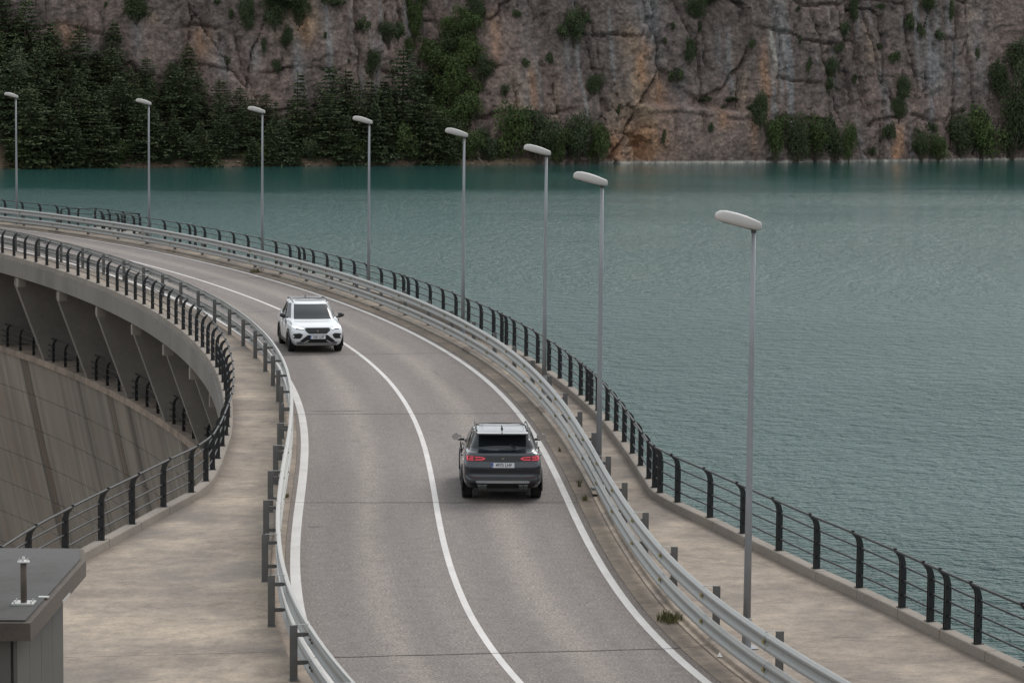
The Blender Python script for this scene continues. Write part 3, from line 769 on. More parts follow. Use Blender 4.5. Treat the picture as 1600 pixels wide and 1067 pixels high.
def wheel(parent, x, y, steer=0.0):
    w = empty('wheel', (x, y, 0.345), steer); w.parent = parent
    sg = 1 if x > 0 else -1
    prof = [(0.09, .22), (.095, .30), (.085, .335), (.06, .345), (-.06, .345), (-.085, .335), (-.095, .30), (-.09, .22)]
    mb = MB(); n = 28; k = len(prof); vs = [(a, r * math.cos(2*math.pi*i/n), r * math.sin(2*math.pi*i/n)) for i in range(n) for a, r in prof]
    mb.add([(v[0] * 1.28, v[1], v[2]) for v in vs], [(i*k+j, i*k+(j+1) % k, ((i+1) % n)*k+(j+1) % k, ((i+1) % n)*k+j) for i in range(n) for j in range(k)])
    mb.build('tyre', M['tyre'], w, smooth=False)
    mb = MB()
    for i in range(n):
        a0, a1 = 2*math.pi*i/n, 2*math.pi*(i+1)/n
        mb.add([(sg*.095, .245*math.cos(a0), .245*math.sin(a0)), (sg*.095, .245*math.cos(a1), .245*math.sin(a1)), (sg*.03, .22*math.cos(a1), .22*math.sin(a1)), (sg*.03, .22*math.cos(a0), .22*math.sin(a0))], [(0, 1, 2, 3)])
    for i in range(5):
        a = 2*math.pi*i/5
        for da in (-.16, .16):
            u = Vector((0, math.cos(a+da*.5), math.sin(a+da*.5))); t_ = Vector((0, -math.sin(a), math.cos(a)))
            p = [u*.05 - t_*.02, u*.05 + t_*.02, Vector((0, math.cos(a+da), math.sin(a+da)))*.235 + t_*.02, Vector((0, math.cos(a+da), math.sin(a+da)))*.235 - t_*.02]
            mb.add([(sg*.10, q.y, q.z) for q in p] + [(sg*.06, q.y, q.z) for q in p], [(0,1,2,3), (4,7,6,5), (0,4,5,1), (1,5,6,2), (2,6,7,3), (3,7,4,0)])
    mb.tube([(sg*.05, 0, 0), (sg*.115, 0, 0)], 0.05, 10); mb.build('rim', M['rim'], w)
    mb = MB(); mb.tube([(sg*.01, 0, 0), (sg*.03, 0, 0)], 0.20, 18); mb.build('brake_disc', M['post'], w)

def make_car(paint, loc, rz, label, plate, roofmat, front_lit, steer=0.0):
    c = empty('parked_car' if False else 'car', loc, rz, label=label, cat='car')
    o = shell_mesh('body', _cells['body'], paint, c)
    for nm in ('windscreen', 'rear_window'): shell_mesh(nm, _cells[nm], M['glass'], c)
    for s in (1, -1):
        vid = {}; vs = []; fs = []
        for i, j in _cells['side_window']:
            f = []
            for a, b in ((i, j), (i, j+1), (i+1, j+1), (i+1, j)):
                if (a, b) not in vid: vid[(a, b)] = len(vs); q = _g[a, b]; vs.append((q[0]*s, q[1], q[2]))
                f.append(vid[(a, b)])
            fs.append(f)
        mb = MB(); mb.add(vs, fs); mb.build('side_window', M['glass'], c, smooth=True)
    shell_mesh('sunroof', _cells['sunroof'], roofmat, c)
    # underbody and wheel housings
    mb = MB(); mb.box((0, 2.2, 0.42), (1.30, 4.0, 0.36)); mb.box((0, 2.2, 0.50), (1.72, 1.55, 0.40)); mb.build('underbody', M['trim'], c)
    for ya in (0.89, 3.52):
        for s in (1, -1):
            mb = MB(); n = 16; vs = []
            for i in range(n + 1):
                a = math.radians(-18 + 216 * i / n)
                for (x, r) in ((.905, .385), (.932, .385), (.932, .435), (.905, .442), (.86, .40)): vs.append((s*x*(0.995 if ya > 3 else 1), ya + r*math.cos(a), .345 + r*math.sin(a)))
            k = 5; mb.add(vs, [(i*k+j, i*k+(j+1) % k, (i+1)*k+(j+1) % k, (i+1)*k+j) for i in range(n) for j in range(k)]); mb.build('wheel_arch', M['trim'] if paint is not M['dark_paint'] else M['trim'], c)
            wheel(c, s * 0.795, ya, steer if ya > 3 else 0)
    mb = MB()
    for s in (1, -1): mb.box((s*.885, 2.2, .30), (.07, 1.85, .12))
    mb.build('side_sill', M['trim'], c)
    # door seams and handles
    for s in (1, -1):
        for y in (2.03, 2.9): 
            mb = MB(); mb.box((s*.907, y-.05, .72), (.026, .012, .62)); mb.build('door_seam', M['trim'], c)
        for y in (1.35, 2.25):
            mb = MB(); mb.box((s*.915, y, .93), (.03, .18, .03)); mb.build('door_handle', paint, c)
    # mirrors
    for s in (1, -1):
        sec = []
        for t_, k in ((-.10, .25), (-.08, .75), (-.02, 1.0), (.04, .95), (.085, .7), (.10, .25)):
            sec.append([(s * (1.00 + .108*k*math.cos(a)), 2.78 + t_, 1.155 + .078*k*math.sin(a)) for a in [2*math.pi*q/12 for q in range(12)]])
        mm = loft(sec).build('wing_mirror', M['trim'] , c, smooth=True)
        mb = MB(); mb.box((s*.90, 2.80, 1.085), (.16, .06, .05)); mb.build('mirror_arm', M['trim'], mm)
        mb = MB(); mb.box((s*1.00, 2.672, 1.155), (.185, .008, .125)); mb.build('mirror_glass', M['mirror'], mm)
    # roof rails, antenna
    for s in (1, -1):
        mb = MB(); mb.tube([(s*.585, .70, 1.545), (s*.60, .80, 1.60), (s*.605, 1.3, 1.632), (s*.60, 2.0, 1.615), (s*.585, 2.2, 1.565)], 0.018, 6); mb.build('roof_rail', M['trim'], c, smooth=True)
    mb = MB(); mb.add([(-.03, .80, 1.585), (.03, .80, 1.585), (.02, 1.02, 1.60), (-.02, 1.02, 1.60), (0, .79, 1.675), (0, .86, 1.67)], [(0, 1, 4), (1, 2, 5, 4), (2, 3, 5), (3, 0, 4, 5), (0, 3, 2, 1)]); mb.build('antenna', M['trim'], c)
    # ---- front
    gr = decal('grille', [(-.30, .665), (.30, .665), (.43, .78), (.40, .865), (-.40, .865), (-.43, .78)], 'front', M['trim'], c, .008)
    for k in range(4): decal('grille_bar', [(-.36+.02*abs(k-2), .70+.043*k), (.36-.02*abs(k-2), .70+.043*k), (.36, .708+.043*k), (-.36, .708+.043*k)], 'front', M['gloss'], gr, .014, .01)
    em = decal('emblem', [(-.035, .79), (-.012, .76), (-.018, .735), (.018, .735), (.012, .76), (.035, .79), (.012, .785), (0, .772), (-.012, .785)], 'front', M['copper'], c, .026, .012)
    lg = decal('lower_grille', [(-.34, .625), (.34, .625), (.58, .43), (.60, .40), (.40, .335), (-.40, .335), (-.60, .40), (-.58, .43)], 'front', M['trim'], c, .008)
    for k in range(3): decal('grille_bar', [(-.28, .38+.035*k), (.28, .38+.035*k), (.28, .386+.035*k), (-.28, .386+.035*k)], 'front', M['gloss'], lg, .014, .01)
    decal('fog_lamp_recess', [(.54, .55), (.60, .50), (.80, .50), (.845, .56), (.81, .665), (.60, .69), (.50, .65)], 'front', M['trim'], c, .008, mirror=True)
    decal('bumper_blade', [(.28, .44), (.33, .455), (.50, .355), (.44, .33)], 'front', M['silver'] if paint is M['dark_paint'] else M['silver'], c, .016, mirror=True)
    decal('skid_plate', [(-.42, .335), (-.38, .325), (.38, .325), (.42, .335), (.36, .355), (-.36, .355)], 'front', M['silver'], c, .02)
    decal('front_lip', [(-.80, .25), (.80, .25), (.84, .37), (.60, .395), (.44, .33), (-.44, .33), (-.60, .395), (-.84, .37)], 'front', M['greytrim'], c, .007)
    for s in (1, -1):
        hl = decal('headlight', [(s*.46, .795), (s*.80, .815), (s*.83, .90), (s*.78, .925), (s*.55, .875), (s*.44, .845)], 'front', M['headlens'], c, .008)
        if front_lit:
            decal('daytime_lamp', [(s*.46, .835), (s*.50, .825), (s*.78, .865), (s*.82, .905), (s*.79, .915), (s*.62, .885)], 'front', M['whiteled'], hl, .014, .01)
            decal('lamp_shade_bar', [(s*.52, .812), (s*.70, .818), (s*.72, .835), (s*.56, .829)], 'front', M['trim'], hl, .014, .01)
    # ---- rear
    decal('light_band', [(-.80, .955), (-.46, .955), (-.38, .945), (.38, .945), (.46, .955), (.80, .955), (.80, 1.075), (-.80, 1.075)], 'rear', M['gloss'] , c, .006)
    for s in (1, -1):
        tl = decal('taillight', [(s*.37, 1.015), (s*.44, .962), (s*.80, .955), (s*.845, .975), (s*.845, 1.06), (s*.80, 1.08), (s*.46, 1.055)], 'rear', M['redglass'], c, .016)
        for pl in ([(.40, 1.018), (.46, .985), (.63, .98), (.63, .995), (.47, 1.0), (.43, 1.018)], [(.40, 1.018), (.43, 1.018), (.47, 1.035), (.63, 1.04), (.63, 1.055), (.46, 1.045)],
                   [(.67, .975), (.82, .978), (.82, .992), (.67, .989)], [(.67, 1.045), (.82, 1.052), (.82, 1.066), (.67, 1.059)], [(.795, .99), (.82, .99), (.82, 1.055), (.795, 1.053)], [(.68, 1.012), (.77, 1.012), (.77, 1.024), (.68, 1.024)]):
            decal('led_strip', [(s*x, z) for x, z in pl], 'rear', M['redled'], tl, .023, .01)
    decal('rear_bumper_trim', [(-.62, .60), (.62, .60), (.80, .64), (.80, .60), (.70, .53), (-.70, .53), (-.80, .60), (-.80, .64)], 'rear', M['trim'], c, .012)
    decal('skid_plate', [(-.60, .46), (.60, .46), (.62, .50), (.56, .515), (-.56, .515), (-.62, .50)], 'rear', M['silver'], c, .03)
    decal('diffuser', [(-.70, .345), (.70, .345), (.74, .455), (-.74, .455)], 'rear', M['trim'], c, .012)
    decal('reflector', [(.50, .575), (.74, .60), (.74, .61), (.50, .585)], 'rear', M['redglass'], c, .02, mirror=True)
    decal('exhaust_trim', [(.36, .395), (.58, .395), (.58, .425), (.36, .425)], 'rear', M['silver'], c, .03, mirror=True)
    for x in (-.52, -.42, .42, .52):
        mb = MB(); mb.tube([(x, -.03, .365), (x, .25, .365)], .042, 12); ep = mb.build('exhaust_pipe', M['post'], c)
        mb = MB(); mb.tube([(x, -.036, .365), (x, .0, .365)], .032, 12); mb.build('pipe_bore', M['platetext'], ep)
    decal('badge', [(-.04, 1.03), (0, 1.0), (.04, 1.03), (.0, 1.02)], 'rear', M['copper'], c, .012, .008)
    mb = MB(); mb.box((0, .36, 1.555), (1.16, .30, .03)); mb.build('spoiler', paint, c)
    wz = MB(); wz.tube([(.30, .23, 1.215), (.12, .225, 1.205), (-.08, .22, 1.195)], .012, 6); wz.tube([(.22, .21, 1.19), (.30, .26, 1.25), (.16, .33, 1.30)], .012, 6); wz.build('wiper', M['trim'], c)
    # ---- number plates
    for side in ('front', 'rear'):
        d = 1 if side == 'front' else -1
        z = .555 if side == 'front' else .875
        hit = _bvh.ray_cast(Vector((0, 6*d+2, z)), Vector((0, -d, 0)))[0]
        y = hit.y + d * .045
        mb = MB(); mb.box((0, 0, 0), (.52, .012, .112)); pl = mb.build('number_plate', M['plate'], c); pl.location = (0, y, z)
        mb = MB(); mb.box((d*.24, d*.0065, 0), (.038, .004, .108)); mb.build('plate_band', M['plateblue'], pl)
        tx = text_mesh(plate, .108, M['platetext'], pl)
        tx.location = (-d*.018, d*.0085, 0); tx.rotation_euler = (math.pi/2, 0, math.pi if d > 0 else 0); tx.scale = (.86, 1, 1)
        te = text_mesh('E', .04, M['plate'], pl); te.location = (d*.24, d*.0095, -.03); te.rotation_euler = tx.rotation_euler
    return c
def place_car(ax, ay, axle, heading):
    """world position of the car origin so that the axle at local y = axle stands at ax, ay; heading = local +Y direction"""
    rz = heading - math.pi / 2
    return (ax - axle * math.cos(heading), ay - axle * math.sin(heading), 0.0), rz
loc, rz = place_car(-0.215, 65.86, 0.89, R(92.2))
make_car(M['dark_paint'], loc, rz, 'dark grey SUV driving away from the camera in the right lane', '4975 LHF', M['glass'], False)
loc, rz = place_car(-6.70, 97.25, 3.52, R(-79.0))
make_car(M['white_paint'], loc, rz, 'white SUV driving towards the camera in the left lane with lamps lit', '5081 LHF', M['glass'], True, R(0))

# ------------------------------------------------------------------ the small concrete hut at the lower left
M['roof'] = mat_concrete('roof_membrane', (0.055, 0.053, 0.052), (0.085, 0.082, 0.080), streak=False, stam=0.8, stain=(0.040, 0.031, 0.026))
M['slabedge'] = mat_concrete('stained_concrete', (0.070, 0.056, 0.046), (0.110, 0.090, 0.074), streak=False, stam=0.7, stain=(0.035, 0.028, 0.024))
M['panel'] = plain('grey_wall_panel', (0.070, 0.069, 0.063), 0.6, var=0.15, scale=1.2)
hut = empty('concrete_hut', label='small flat roofed hut with grey panel walls at the lower left', cat='hut')
mb = MB()
pl = [(-6.14, 36.35), (-6.10, 40.90), (-6.27, 41.78), (-11.0, 41.7), (-11.0, 36.2)]
n = len(pl); ins = [(-6.22, 36.43), (-6.18, 40.88), (-6.32, 41.70), (-10.9, 41.6), (-10.9, 36.3)]
mb.add([(x, y, 2.74) for x, y in pl] + [(x, y, 2.975) for x, y in pl], [(i, (i+1) % n, n+(i+1) % n, n+i) for i in range(n)] + [tuple(range(n))[::-1], tuple(range(n, 2*n))])
slab = mb.build('roof_slab', M['slabedge'], hut)
mb = MB(); mb.add([(x, y, 2.98) for x, y in ins] + [(x, y, 3.0) for x, y in ins], [(i, (i+1) % n, n+(i+1) % n, n+i) for i in range(n)] + [tuple(range(n))[::-1], tuple(range(n, 2*n))]); mb.build('roof_membrane', M['roof'], hut)
mb = MB(); mb.box((-8.7, 38.5, 1.42), (4.56, 3.7, 2.6)); mb.build('wall', M['roof'], hut)
for k in range(4):
    y0 = 36.62 + k * 0.95
    mb = MB(); mb.box((-6.385, y0 + 0.465, 1.42), (0.05, 0.938, 2.58)); mb.build('wall_panel', M['panel'], hut)
for k in range(5):
    mb = MB(); mb.box((-6.9 - k * 0.95, 36.62, 1.42), (0.915, 0.05, 2.58)); mb.build('wall_panel', M['panel'], hut)
mb = MB(); mb.box((-6.36, 38.9, 2.66), (0.08, 2.2, 0.05)); mb.build('gutter_strip', M['panel'], hut)
mb = MB(); mb.box((-6.115, 39.1, 2.77), (0.03, 0.62, 0.035)); mb.build('edge_light', M['lamp'], hut)
mb = MB(); mb.tube([(0, 0, 0), (0, 0, 0.56)], 0.042, 12); pipe = mb.build('vent_pipe', M['slabedge'], hut, smooth=True); pipe.location = (-6.42, 37.5, 3.0)
M['bright_steel'] = mat_metal('bright_steel', (0.55, 0.54, 0.52), 0.4, 0.5, 0.2)
mb = MB(); mb.box((0, 0, 0.012), (0.29, 0.26, 0.02))
for dx in (-.11, .11):
    for dy in (-.09, .09): mb.tube([(dx, dy, 0.02), (dx, dy, 0.05)], 0.012, 6)
mb.build('flange', M['bright_steel'], pipe)
mb = MB(); mb.tube([(0, 0, 0.56), (0, 0, 0.575), (0, 0, 0.59)], [0.085, 0.08, 0.03], 12)
for k in range(4): mb.tube([(0.055 * math.cos(k * math.pi / 2), 0.055 * math.sin(k * math.pi / 2), 0.575), (0.055 * math.cos(k * math.pi / 2), 0.055 * math.sin(k * math.pi / 2), 0.605)], 0.01, 6)
mb.tube([(0, 0, 0.58), (0, 0, 0.63)], [0.03, 0.018], 8); mb.build('cap', M['bright_steel'], pipe)
mb = MB(); mb.box((-6.23, 37.95, 3.006), (0.14, 0.09, 0.012)); mb.build('roof_plate', M['bright_steel'], hut)

# ------------------------------------------------------------------ lake, far shore, cliff and woods
ZL = -7.0
CT, CN = np.array([0.923, 0.385]), np.array([-0.385, 0.923])       # along the shore (to the right), away from the lake
C0 = np.array([0.0, 421.0])
def shore_pt(a, b=0.0): p = C0 + a * CT + b * CN; return p
rng = np.random.RandomState(7)
_lat = rng.rand(256, 256)
def vn(x, y, seed=0):
    x = np.asarray(x, float) + seed * 17.3; y = np.asarray(y, float) + seed * 9.7
    xi = np.floor(x).astype(int); yi = np.floor(y).astype(int); fx = x - xi; fy = y - yi
    fx = fx * fx * (3 - 2 * fx); fy = fy * fy * (3 - 2 * fy)
    g = lambda i, j: _lat[(xi + i) % 256, (yi + j) % 256]
    return (g(0, 0) * (1 - fx) + g(1, 0) * fx) * (1 - fy) + (g(0, 1) * (1 - fx) + g(1, 1) * fx) * fy
def fbm(x, y, o=4, seed=0, g=0.5):
    s = 0; a = 1; t = 0
    for k in range(o): s = s + a * vn(np.asarray(x) * 2 ** k, np.asarray(y) * 2 ** k, seed + k * 3); t += a; a *= g
    return s / t - 0.5
def voro(x, y, seed=0):
    """cell value 0..1 and distance to the cell edge"""
    x = np.asarray(x, float); y = np.asarray(y, float); xi = np.floor(x).astype(int); yi = np.floor(y).astype(int)
    f1 = np.full(x.shape, 9.0); f2 = f1.copy(); val = np.zeros(x.shape); v2 = np.zeros(x.shape)
    for i in (-1, 0, 1):
        for j in (-1, 0, 1):
            cx, cy = xi + i, yi + j
            px = cx + _lat[(cx + seed) % 256, (cy + 31) % 256]; py = cy + _lat[(cx + 77) % 256, (cy + seed) % 256]
            d = np.hypot(px - x, py - y); nv = _lat[(cx + 5 + seed) % 256, (cy + 11) % 256]; nt = _lat[(cx + 50) % 256, (cy + 90 + seed) % 256]
            c = d < f1; f2 = np.where(c, f1, np.minimum(f2, d)); val = np.where(c, nv, val); v2 = np.where(c, nt, v2); f1 = np.where(c, d, f1)
    return val, f2 - f1, v2
def sst(x, a, b): t = np.clip((x - a) / (b - a), 0, 1); return t * t * (3 - 2 * t)
def PX(px, py, b=0.0):
    """photograph pixel -> (a, z) on the cliff plane, b metres behind the shore line; used to read positions off the photo"""
    d = _fw * FPX + _r2 * (px - 800) - _u2 * (py - 533.5)
    n = Vector((CN[0], CN[1], 0)); o = Vector((0, 0, CAM_H)); q = Vector((C0[0], C0[1], 0)) + n * b
    t = (q - o).dot(n) / d.dot(n); P = o + d * t; v = np.array([P.x, P.y]) - C0
    return float(v @ CT), float(P.z)
def setback(a):
    return np.interp(a, [-300, -110, -80, -60, -44, -30, -22, -14, -6, 2, 10, 22, 80, 300], [40, 30, 21, 18, 13, 8, 5.5, 6.5, 4.5, 1.6, 0.4, 0, 0, -4])
BX0, BZ0 = PX(1012, 165)      # the free block at the water
BX1, _ = PX(1196, 165)
def cliff_back(a, z):
    """distance of the rock behind the shore line at station a, height z"""
    a = np.asarray(a, float); z = np.asarray(z, float); h = z - ZL
    wa = a + 1.1 * fbm(a / 7, z / 9, 4, 1, .6) * 2; wz = z + 1.6 * fbm(a / 8, z / 7, 4, 2, .6) * 2
    b = setback(a) + 0.20 * h + 0.006 * np.maximum(h - 14, 0) ** 2 * 0.3
    b += 5.0 * fbm(a / 26, z / 60, 3, 3) + 2.2 * fbm(wa / 8, wz / 30, 3, 4)
    v, e, t = voro(wa / 7.5, wz / 22, 3); b += (v - 0.5) * 1.7 + 1.3 * np.exp(-(e / 0.03) ** 2) * (t > 0.60)
    v, e, t = voro(wa / 3.1, wz / 7.5, 9); b += (v - 0.5) * 0.55 + 0.40 * np.exp(-(e / 0.04) ** 2) * (t > 0.72)
    v, e, t = voro(wa / 1.1, wz / 1.5, 21); b += (v - 0.5) * 0.22
    r = np.abs(fbm(wa / 4.2, wz / 16, 4, 6)) ; b += 0.6 * np.exp(-(r / 0.014) ** 2) * sst(fbm(a / 11, z / 11, 2, 13), -.02, .1)
    r = np.abs(fbm((a + 0.12 * z) / 5.5 + 0.25 * fbm(a / 1.5, z / 2.5, 3, 71), z / 75, 3, 70)); b += 1.3 * np.exp(-(r / 0.016) ** 2) * sst(fbm(a / 12, z / 14, 2, 72), -.08, .06)
    # bedding ledges with a shaded overhang underneath
    led = (wz * 0.16 + 0.8 * fbm(a / 16, z / 30, 2, 12)) % 1.0; la = sst(fbm(a / 7, z / 9, 2, 14), -0.02, 0.12)
    b += la * (1.15 * np.exp(-(led / 0.07) ** 2))
    b += 0.55 * fbm(a / 0.8, z / 0.8, 4, 8, .7) + 0.5 * fbm(a / 2.1, z / 3.0, 3, 10) - 0.35 * np.abs(fbm(a / 1.5, z / 1.1, 4, 11)) * 2
    # gully full of green between the pines and the main wall
    g = np.exp(-((a - (-9.0 + 0.15 * (z - 3))) / 5.0) ** 2); b += g * (2.5 + 0.32 * h)
    g = np.exp(-((a - 12.0) / 2.0) ** 2) * sst(z, 1, 6); b += 1.6 * g
    # free standing block at the water
    top = BZ0 + 0.5 * fbm(a / 2.2, a * 0, 3, 15) * 2 - 0.09 * np.maximum(a - 27, 0) - 1.0 * sst(a, BX1 - 3.0, BX1)
    inb = sst(a, BX0 - 1.0, BX0) * (1 - sst(a, BX1 - 0.3, BX1 + 0.2)) * (1 - sst(z, top - 0.35, top + 0.25))
    blk = -1.2 + 0.05 * h + 0.5 * fbm(a / 6, z / 9, 3, 17) + 0.9 * np.exp(-((a - BX0 - 9.2 - 0.06 * z) / 0.35) ** 2) * sst(z, -6, 0) + 0.5 * np.exp(-((a - BX0 - 4.4) / 0.3) ** 2) + 0.5 * fbm(a / .8, z / .8, 4, 19, .7) + 0.9 * fbm(a / 3.0, z / 3.6, 3, 24) + 0.5 * np.exp(-((z - top + 1.2) / 0.16) ** 2) * sst(fbm(a / 3, a * 0, 2, 23), -.1, .05)
    b = b * (1 - inb) + np.minimum(blk, b) * inb
    # facets of the orange bay beside it
    f = sst(a, 14, 15.5) * (1 - sst(a, 21, 22)) * (1 - sst(z, 1, 4)); v, e, t = voro((a + 0.7 * z) / 2.6, (z - 0.4 * a) / 3.4, 33); b += f * ((v - .5) * 2.4 + 0.5 * np.exp(-(e / .05) ** 2))
    return b
def axis(lo, f0, f1, hi, fine, coarse):
    return np.r_[np.arange(lo, f0, coarse), np.arange(f0, f1, fine), np.arange(f1, hi + coarse, coarse)]
A_ = axis(-230, -76, 86, 260, 0.27, 3.0); Z_ = axis(-12, -7.6, 19.5, 36, 0.26, 1.8)
GA, GZ = np.meshgrid(A_, Z_, indexing='ij')
GB = cliff_back(GA, GZ)
XY = C0[None, None] + GA[..., None] * CT + GB[..., None] * CN
# rock colours: mauve conglomerate, pale seep streaks, ochre and rust stains
base = np.array([0.245, 0.182, 0.158]); dark = np.array([0.160, 0.126, 0.114]); pale = np.array([0.27, 0.27, 0.275]); och = np.array([0.45, 0.245, 0.135]); tan = np.array([0.37, 0.265, 0.180]); white = np.array([0.52, 0.49, 0.44])
w = sst(fbm(GA / 14, GZ / 12, 4, 40), -0.12, 0.15)[..., None]; CC = base * w + dark * (1 - w)
st = fbm(GA / 1.3, GZ / 22, 4, 42); sm = sst(fbm(GA / 18, GZ / 30, 2, 44), -0.05, 0.2)
def blend(C, m, c): m = np.clip(m, 0, 1)[..., None]; return C * (1 - m) + c * m
CC = blend(CC, sst(st, 0.10, 0.22) * sm * 0.7, pale); CC = blend(CC, sst(-st, 0.12, 0.24) * (1 - sm) * 0.5, dark * 0.7)
def blot(px, py, wx, wy, amt, col, str_=1.0):
    global CC
    a0, z0 = PX(px, py); s = 4500 / 428
    g = np.exp(-((GA - a0 + 0.5 * fbm(GA * 0 + a0, GZ / 4, 3, 50) * 2) / (wx / s)) ** 2 - np.abs((GZ - z0) / (wy / s)) ** 3)
    n = sst(fbm(GA / 0.9, GZ / (3.5 * str_), 4, 51 + int(px) % 7), -0.22, 0.12); CC = blend(CC, g * (0.35 + 0.65 * n) * amt, col)
for q in ((1008, 130, 22, 90, .85, tan), (1020, 95, 14, 45, .8, och), (985, 205, 26, 55, .8, tan), (1010, 225, 34, 34, .9, och), (960, 230, 16, 30, .8, och), (1040, 140, 12, 40, .7, och), (850, 150, 10, 50, .7, och), (828, 150, 16, 40, .5, tan), (1130, 185, 14, 16, .7, och), (1175, 210, 8, 30, .6, och), (510, 30, 26, 36, .75, tan), (515, 45, 10, 24, .8, och), (610, 120, 12, 26, .8, tan), (1405, 222, 10, 26, .85, och), (1395, 240, 10, 12, .8, och), (1542, 40, 7, 50, .7, tan), (1380, 75, 10, 40, .35, tan), (365, 70, 22, 26, .6, och), (160, 55, 24, 20, .5, och), (1200, 120, 8, 60, .6, och), (1165, 120, 10, 60, .5, tan), (880, 170, 6, 40, .4, tan), (290, 30, 12, 14, .4, tan), (805, 60, 8, 40, .5, och)):
    blot(*q)
for q in ((502, 95, 7, 55, .8, pale), (622, 120, 12, 55, .75, pale), (598, 135, 8, 30, .6, pale), (445, 95, 8, 30, .5, pale), (905, 105, 7, 40, .7, pale), (1038, 45, 16, 70, .75, pale), (1075, 150, 7, 45, .7, pale), (1155, 105, 6, 60, .75, pale), (1218, 75, 5, 40, .8, white), (1315, 100, 6, 50, .5, pale), (1390, 150, 7, 50, .65, pale), (1480, 95, 18, 55, .85, pale), (1515, 100, 6, 50, .6, pale), (1555, 70, 20, 70, .5, pale), (265, 35, 8, 50, .55, pale), (190, 85, 16, 20, .5, pale), (545, 30, 8, 40, .3, pale), (1020, 20, 10, 40, .5, pale), (840, 140, 10, 30, .5, pale), (395, 85, 16, 40, .5, pale)):
    blot(*q)
CC = blend(CC, ((GA > PX(940, 250)[0]) * (GZ < ZL + 0.42) * 0.9), white)
CC = blend(CC, ((GA < PX(800, 250)[0]) * (1 - sst(GZ, -5.8, -4.6)) * 0.6), tan * 0.8)
na, nz = GA.shape
V = np.concatenate([XY, GZ[..., None]], -1).reshape(-1, 3)
idx = np.arange(na * nz).reshape(na, nz)
F = np.stack([idx[:-1, :-1], idx[1:, :-1], idx[1:, 1:], idx[:-1, 1:]], -1).reshape(-1, 4)
# plateau behind the rim
m = bpy.data.meshes.new('cliff'); m.vertices.add(len(V)); m.vertices.foreach_set('co', V.ravel()); m.loops.add(F.size); m.loops.foreach_set('vertex_index', F.ravel())
m.polygons.add(len(F)); m.polygons.foreach_set('loop_start', np.arange(0, F.size, 4)); m.polygons.foreach_set('loop_total', np.full(len(F), 4)); m.update(calc_edges=True)
ca = m.color_attributes.new('rock', 'FLOAT_COLOR', 'POINT'); ca.data.foreach_set('color', np.concatenate([np.clip(CC, 0, 1), np.ones(CC.shape[:2] + (1,))], -1).ravel())
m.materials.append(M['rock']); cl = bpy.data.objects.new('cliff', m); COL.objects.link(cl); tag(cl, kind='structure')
def plateau():
    ring = [V[i] for i in idx[::6, -1]]; n = len(ring); vs = [tuple(v) for v in ring] + [(v[0] + CN[0] * 900, v[1] + CN[1] * 900, 50) for v in ring]
    mb = MB(); mb.add(vs, [(i, i + 1, n + i + 1, n + i) for i in range(n - 1)]); tag(mb.build('hill', M['soil'], rec=False), kind='structure')
plateau()
# lake
mb = MB(); xs = np.linspace(-900, 900, 13); 
_w = [W(s, 1.0, ZL) for s in np.arange(S0, S1, 3.0)] + [(30, -60, ZL), (900, -60, ZL), (900, 900, ZL), (-900, 900, ZL), (-140, 200, ZL)]
mb.add(_w, [tuple(range(len(_w)))])
tag(mb.build('lake_water', M['water'], rec=False), kind='structure')
# valley floor under the dam and the lake bed, one sheet to the horizon
mb = MB(); mb.add([(-3000, -1500, -60), (3000, -1500, -60), (3000, 3500, -60), (-3000, 3500, -60)], [(0, 1, 2, 3)]); tag(mb.build('ground', M['soil'], rec=False), kind='structure')

# wooded bank in front of the left part of the cliff
def bank_z(a, b):
    lift = np.interp(a, [-300, -76, -50, -30, -15, -2, 14], [0.62, 0.60, 0.50, 0.36, 0.26, 0.12, 0.0])
    return ZL - 0.5 + 1.2 * sst(b, 0, 1.6) + lift * np.maximum(b - 0.8, 0) + 0.9 * fbm(np.asarray(a) / 5, np.asarray(b) / 4, 3, 60) * sst(b, 0.2, 2)
a_ = np.arange(-230, 14, 0.8); b_ = np.r_[np.arange(-1.2, 2.4, 0.3), np.arange(2.4, 34, 1.2)]
Ga, Gb = np.meshgrid(a_, b_, indexing='ij'); P = C0[None, None] + Ga[..., None] * CT + (Gb + 1.2 * fbm(Ga / 6, Ga * 0, 3, 61)[...])[..., None] * CN
zz = bank_z(Ga, Gb); ii = np.arange(Ga.size).reshape(Ga.shape)
mb = MB(); mb.add([(p[0], p[1], z) for p, z in zip(P.reshape(-1, 2), zz.ravel())], [tuple(f) for f in np.stack([ii[:-1, :-1], ii[1:, :-1], ii[1:, 1:], ii[:-1, 1:]], -1).reshape(-1, 4).tolist()])
tag(mb.build('far_bank', M['soil'], rec=False, smooth=True), kind='structure')

# stones strewn along the waterline (too small and many to count)
rs = random.Random(11); mb = MB()
for k in range(900):
    a = rs.uniform(-78, 10) if k < 650 else rs.uniform(-60, -16); b = rs.uniform(-0.6, 1.2); r = rs.uniform(0.08, 0.38) * (1.4 if rs.random() < .06 else 1); p = shore_pt(a, b + 1.2 * float(fbm(a / 6, 0.0, 3, 61))); z = float(bank_z(a, max(b, 0))) + r * .2
    an = rs.uniform(0, 6); q = []
    for t in range(5): q.append((p[0] + r * rs.uniform(.8, 1.3) * math.cos(an + t * 1.257), p[1] + r * math.sin(an + t * 1.257), z))
    mb.add(q + [(p[0] + rs.uniform(-.3, .3) * r, p[1], z + r * rs.uniform(.45, .8))], [(i, (i + 1) % 5, 5) for i in range(5)])
tag(mb.build('shore_stones', M['stone'], rec=False), kind='stuff')

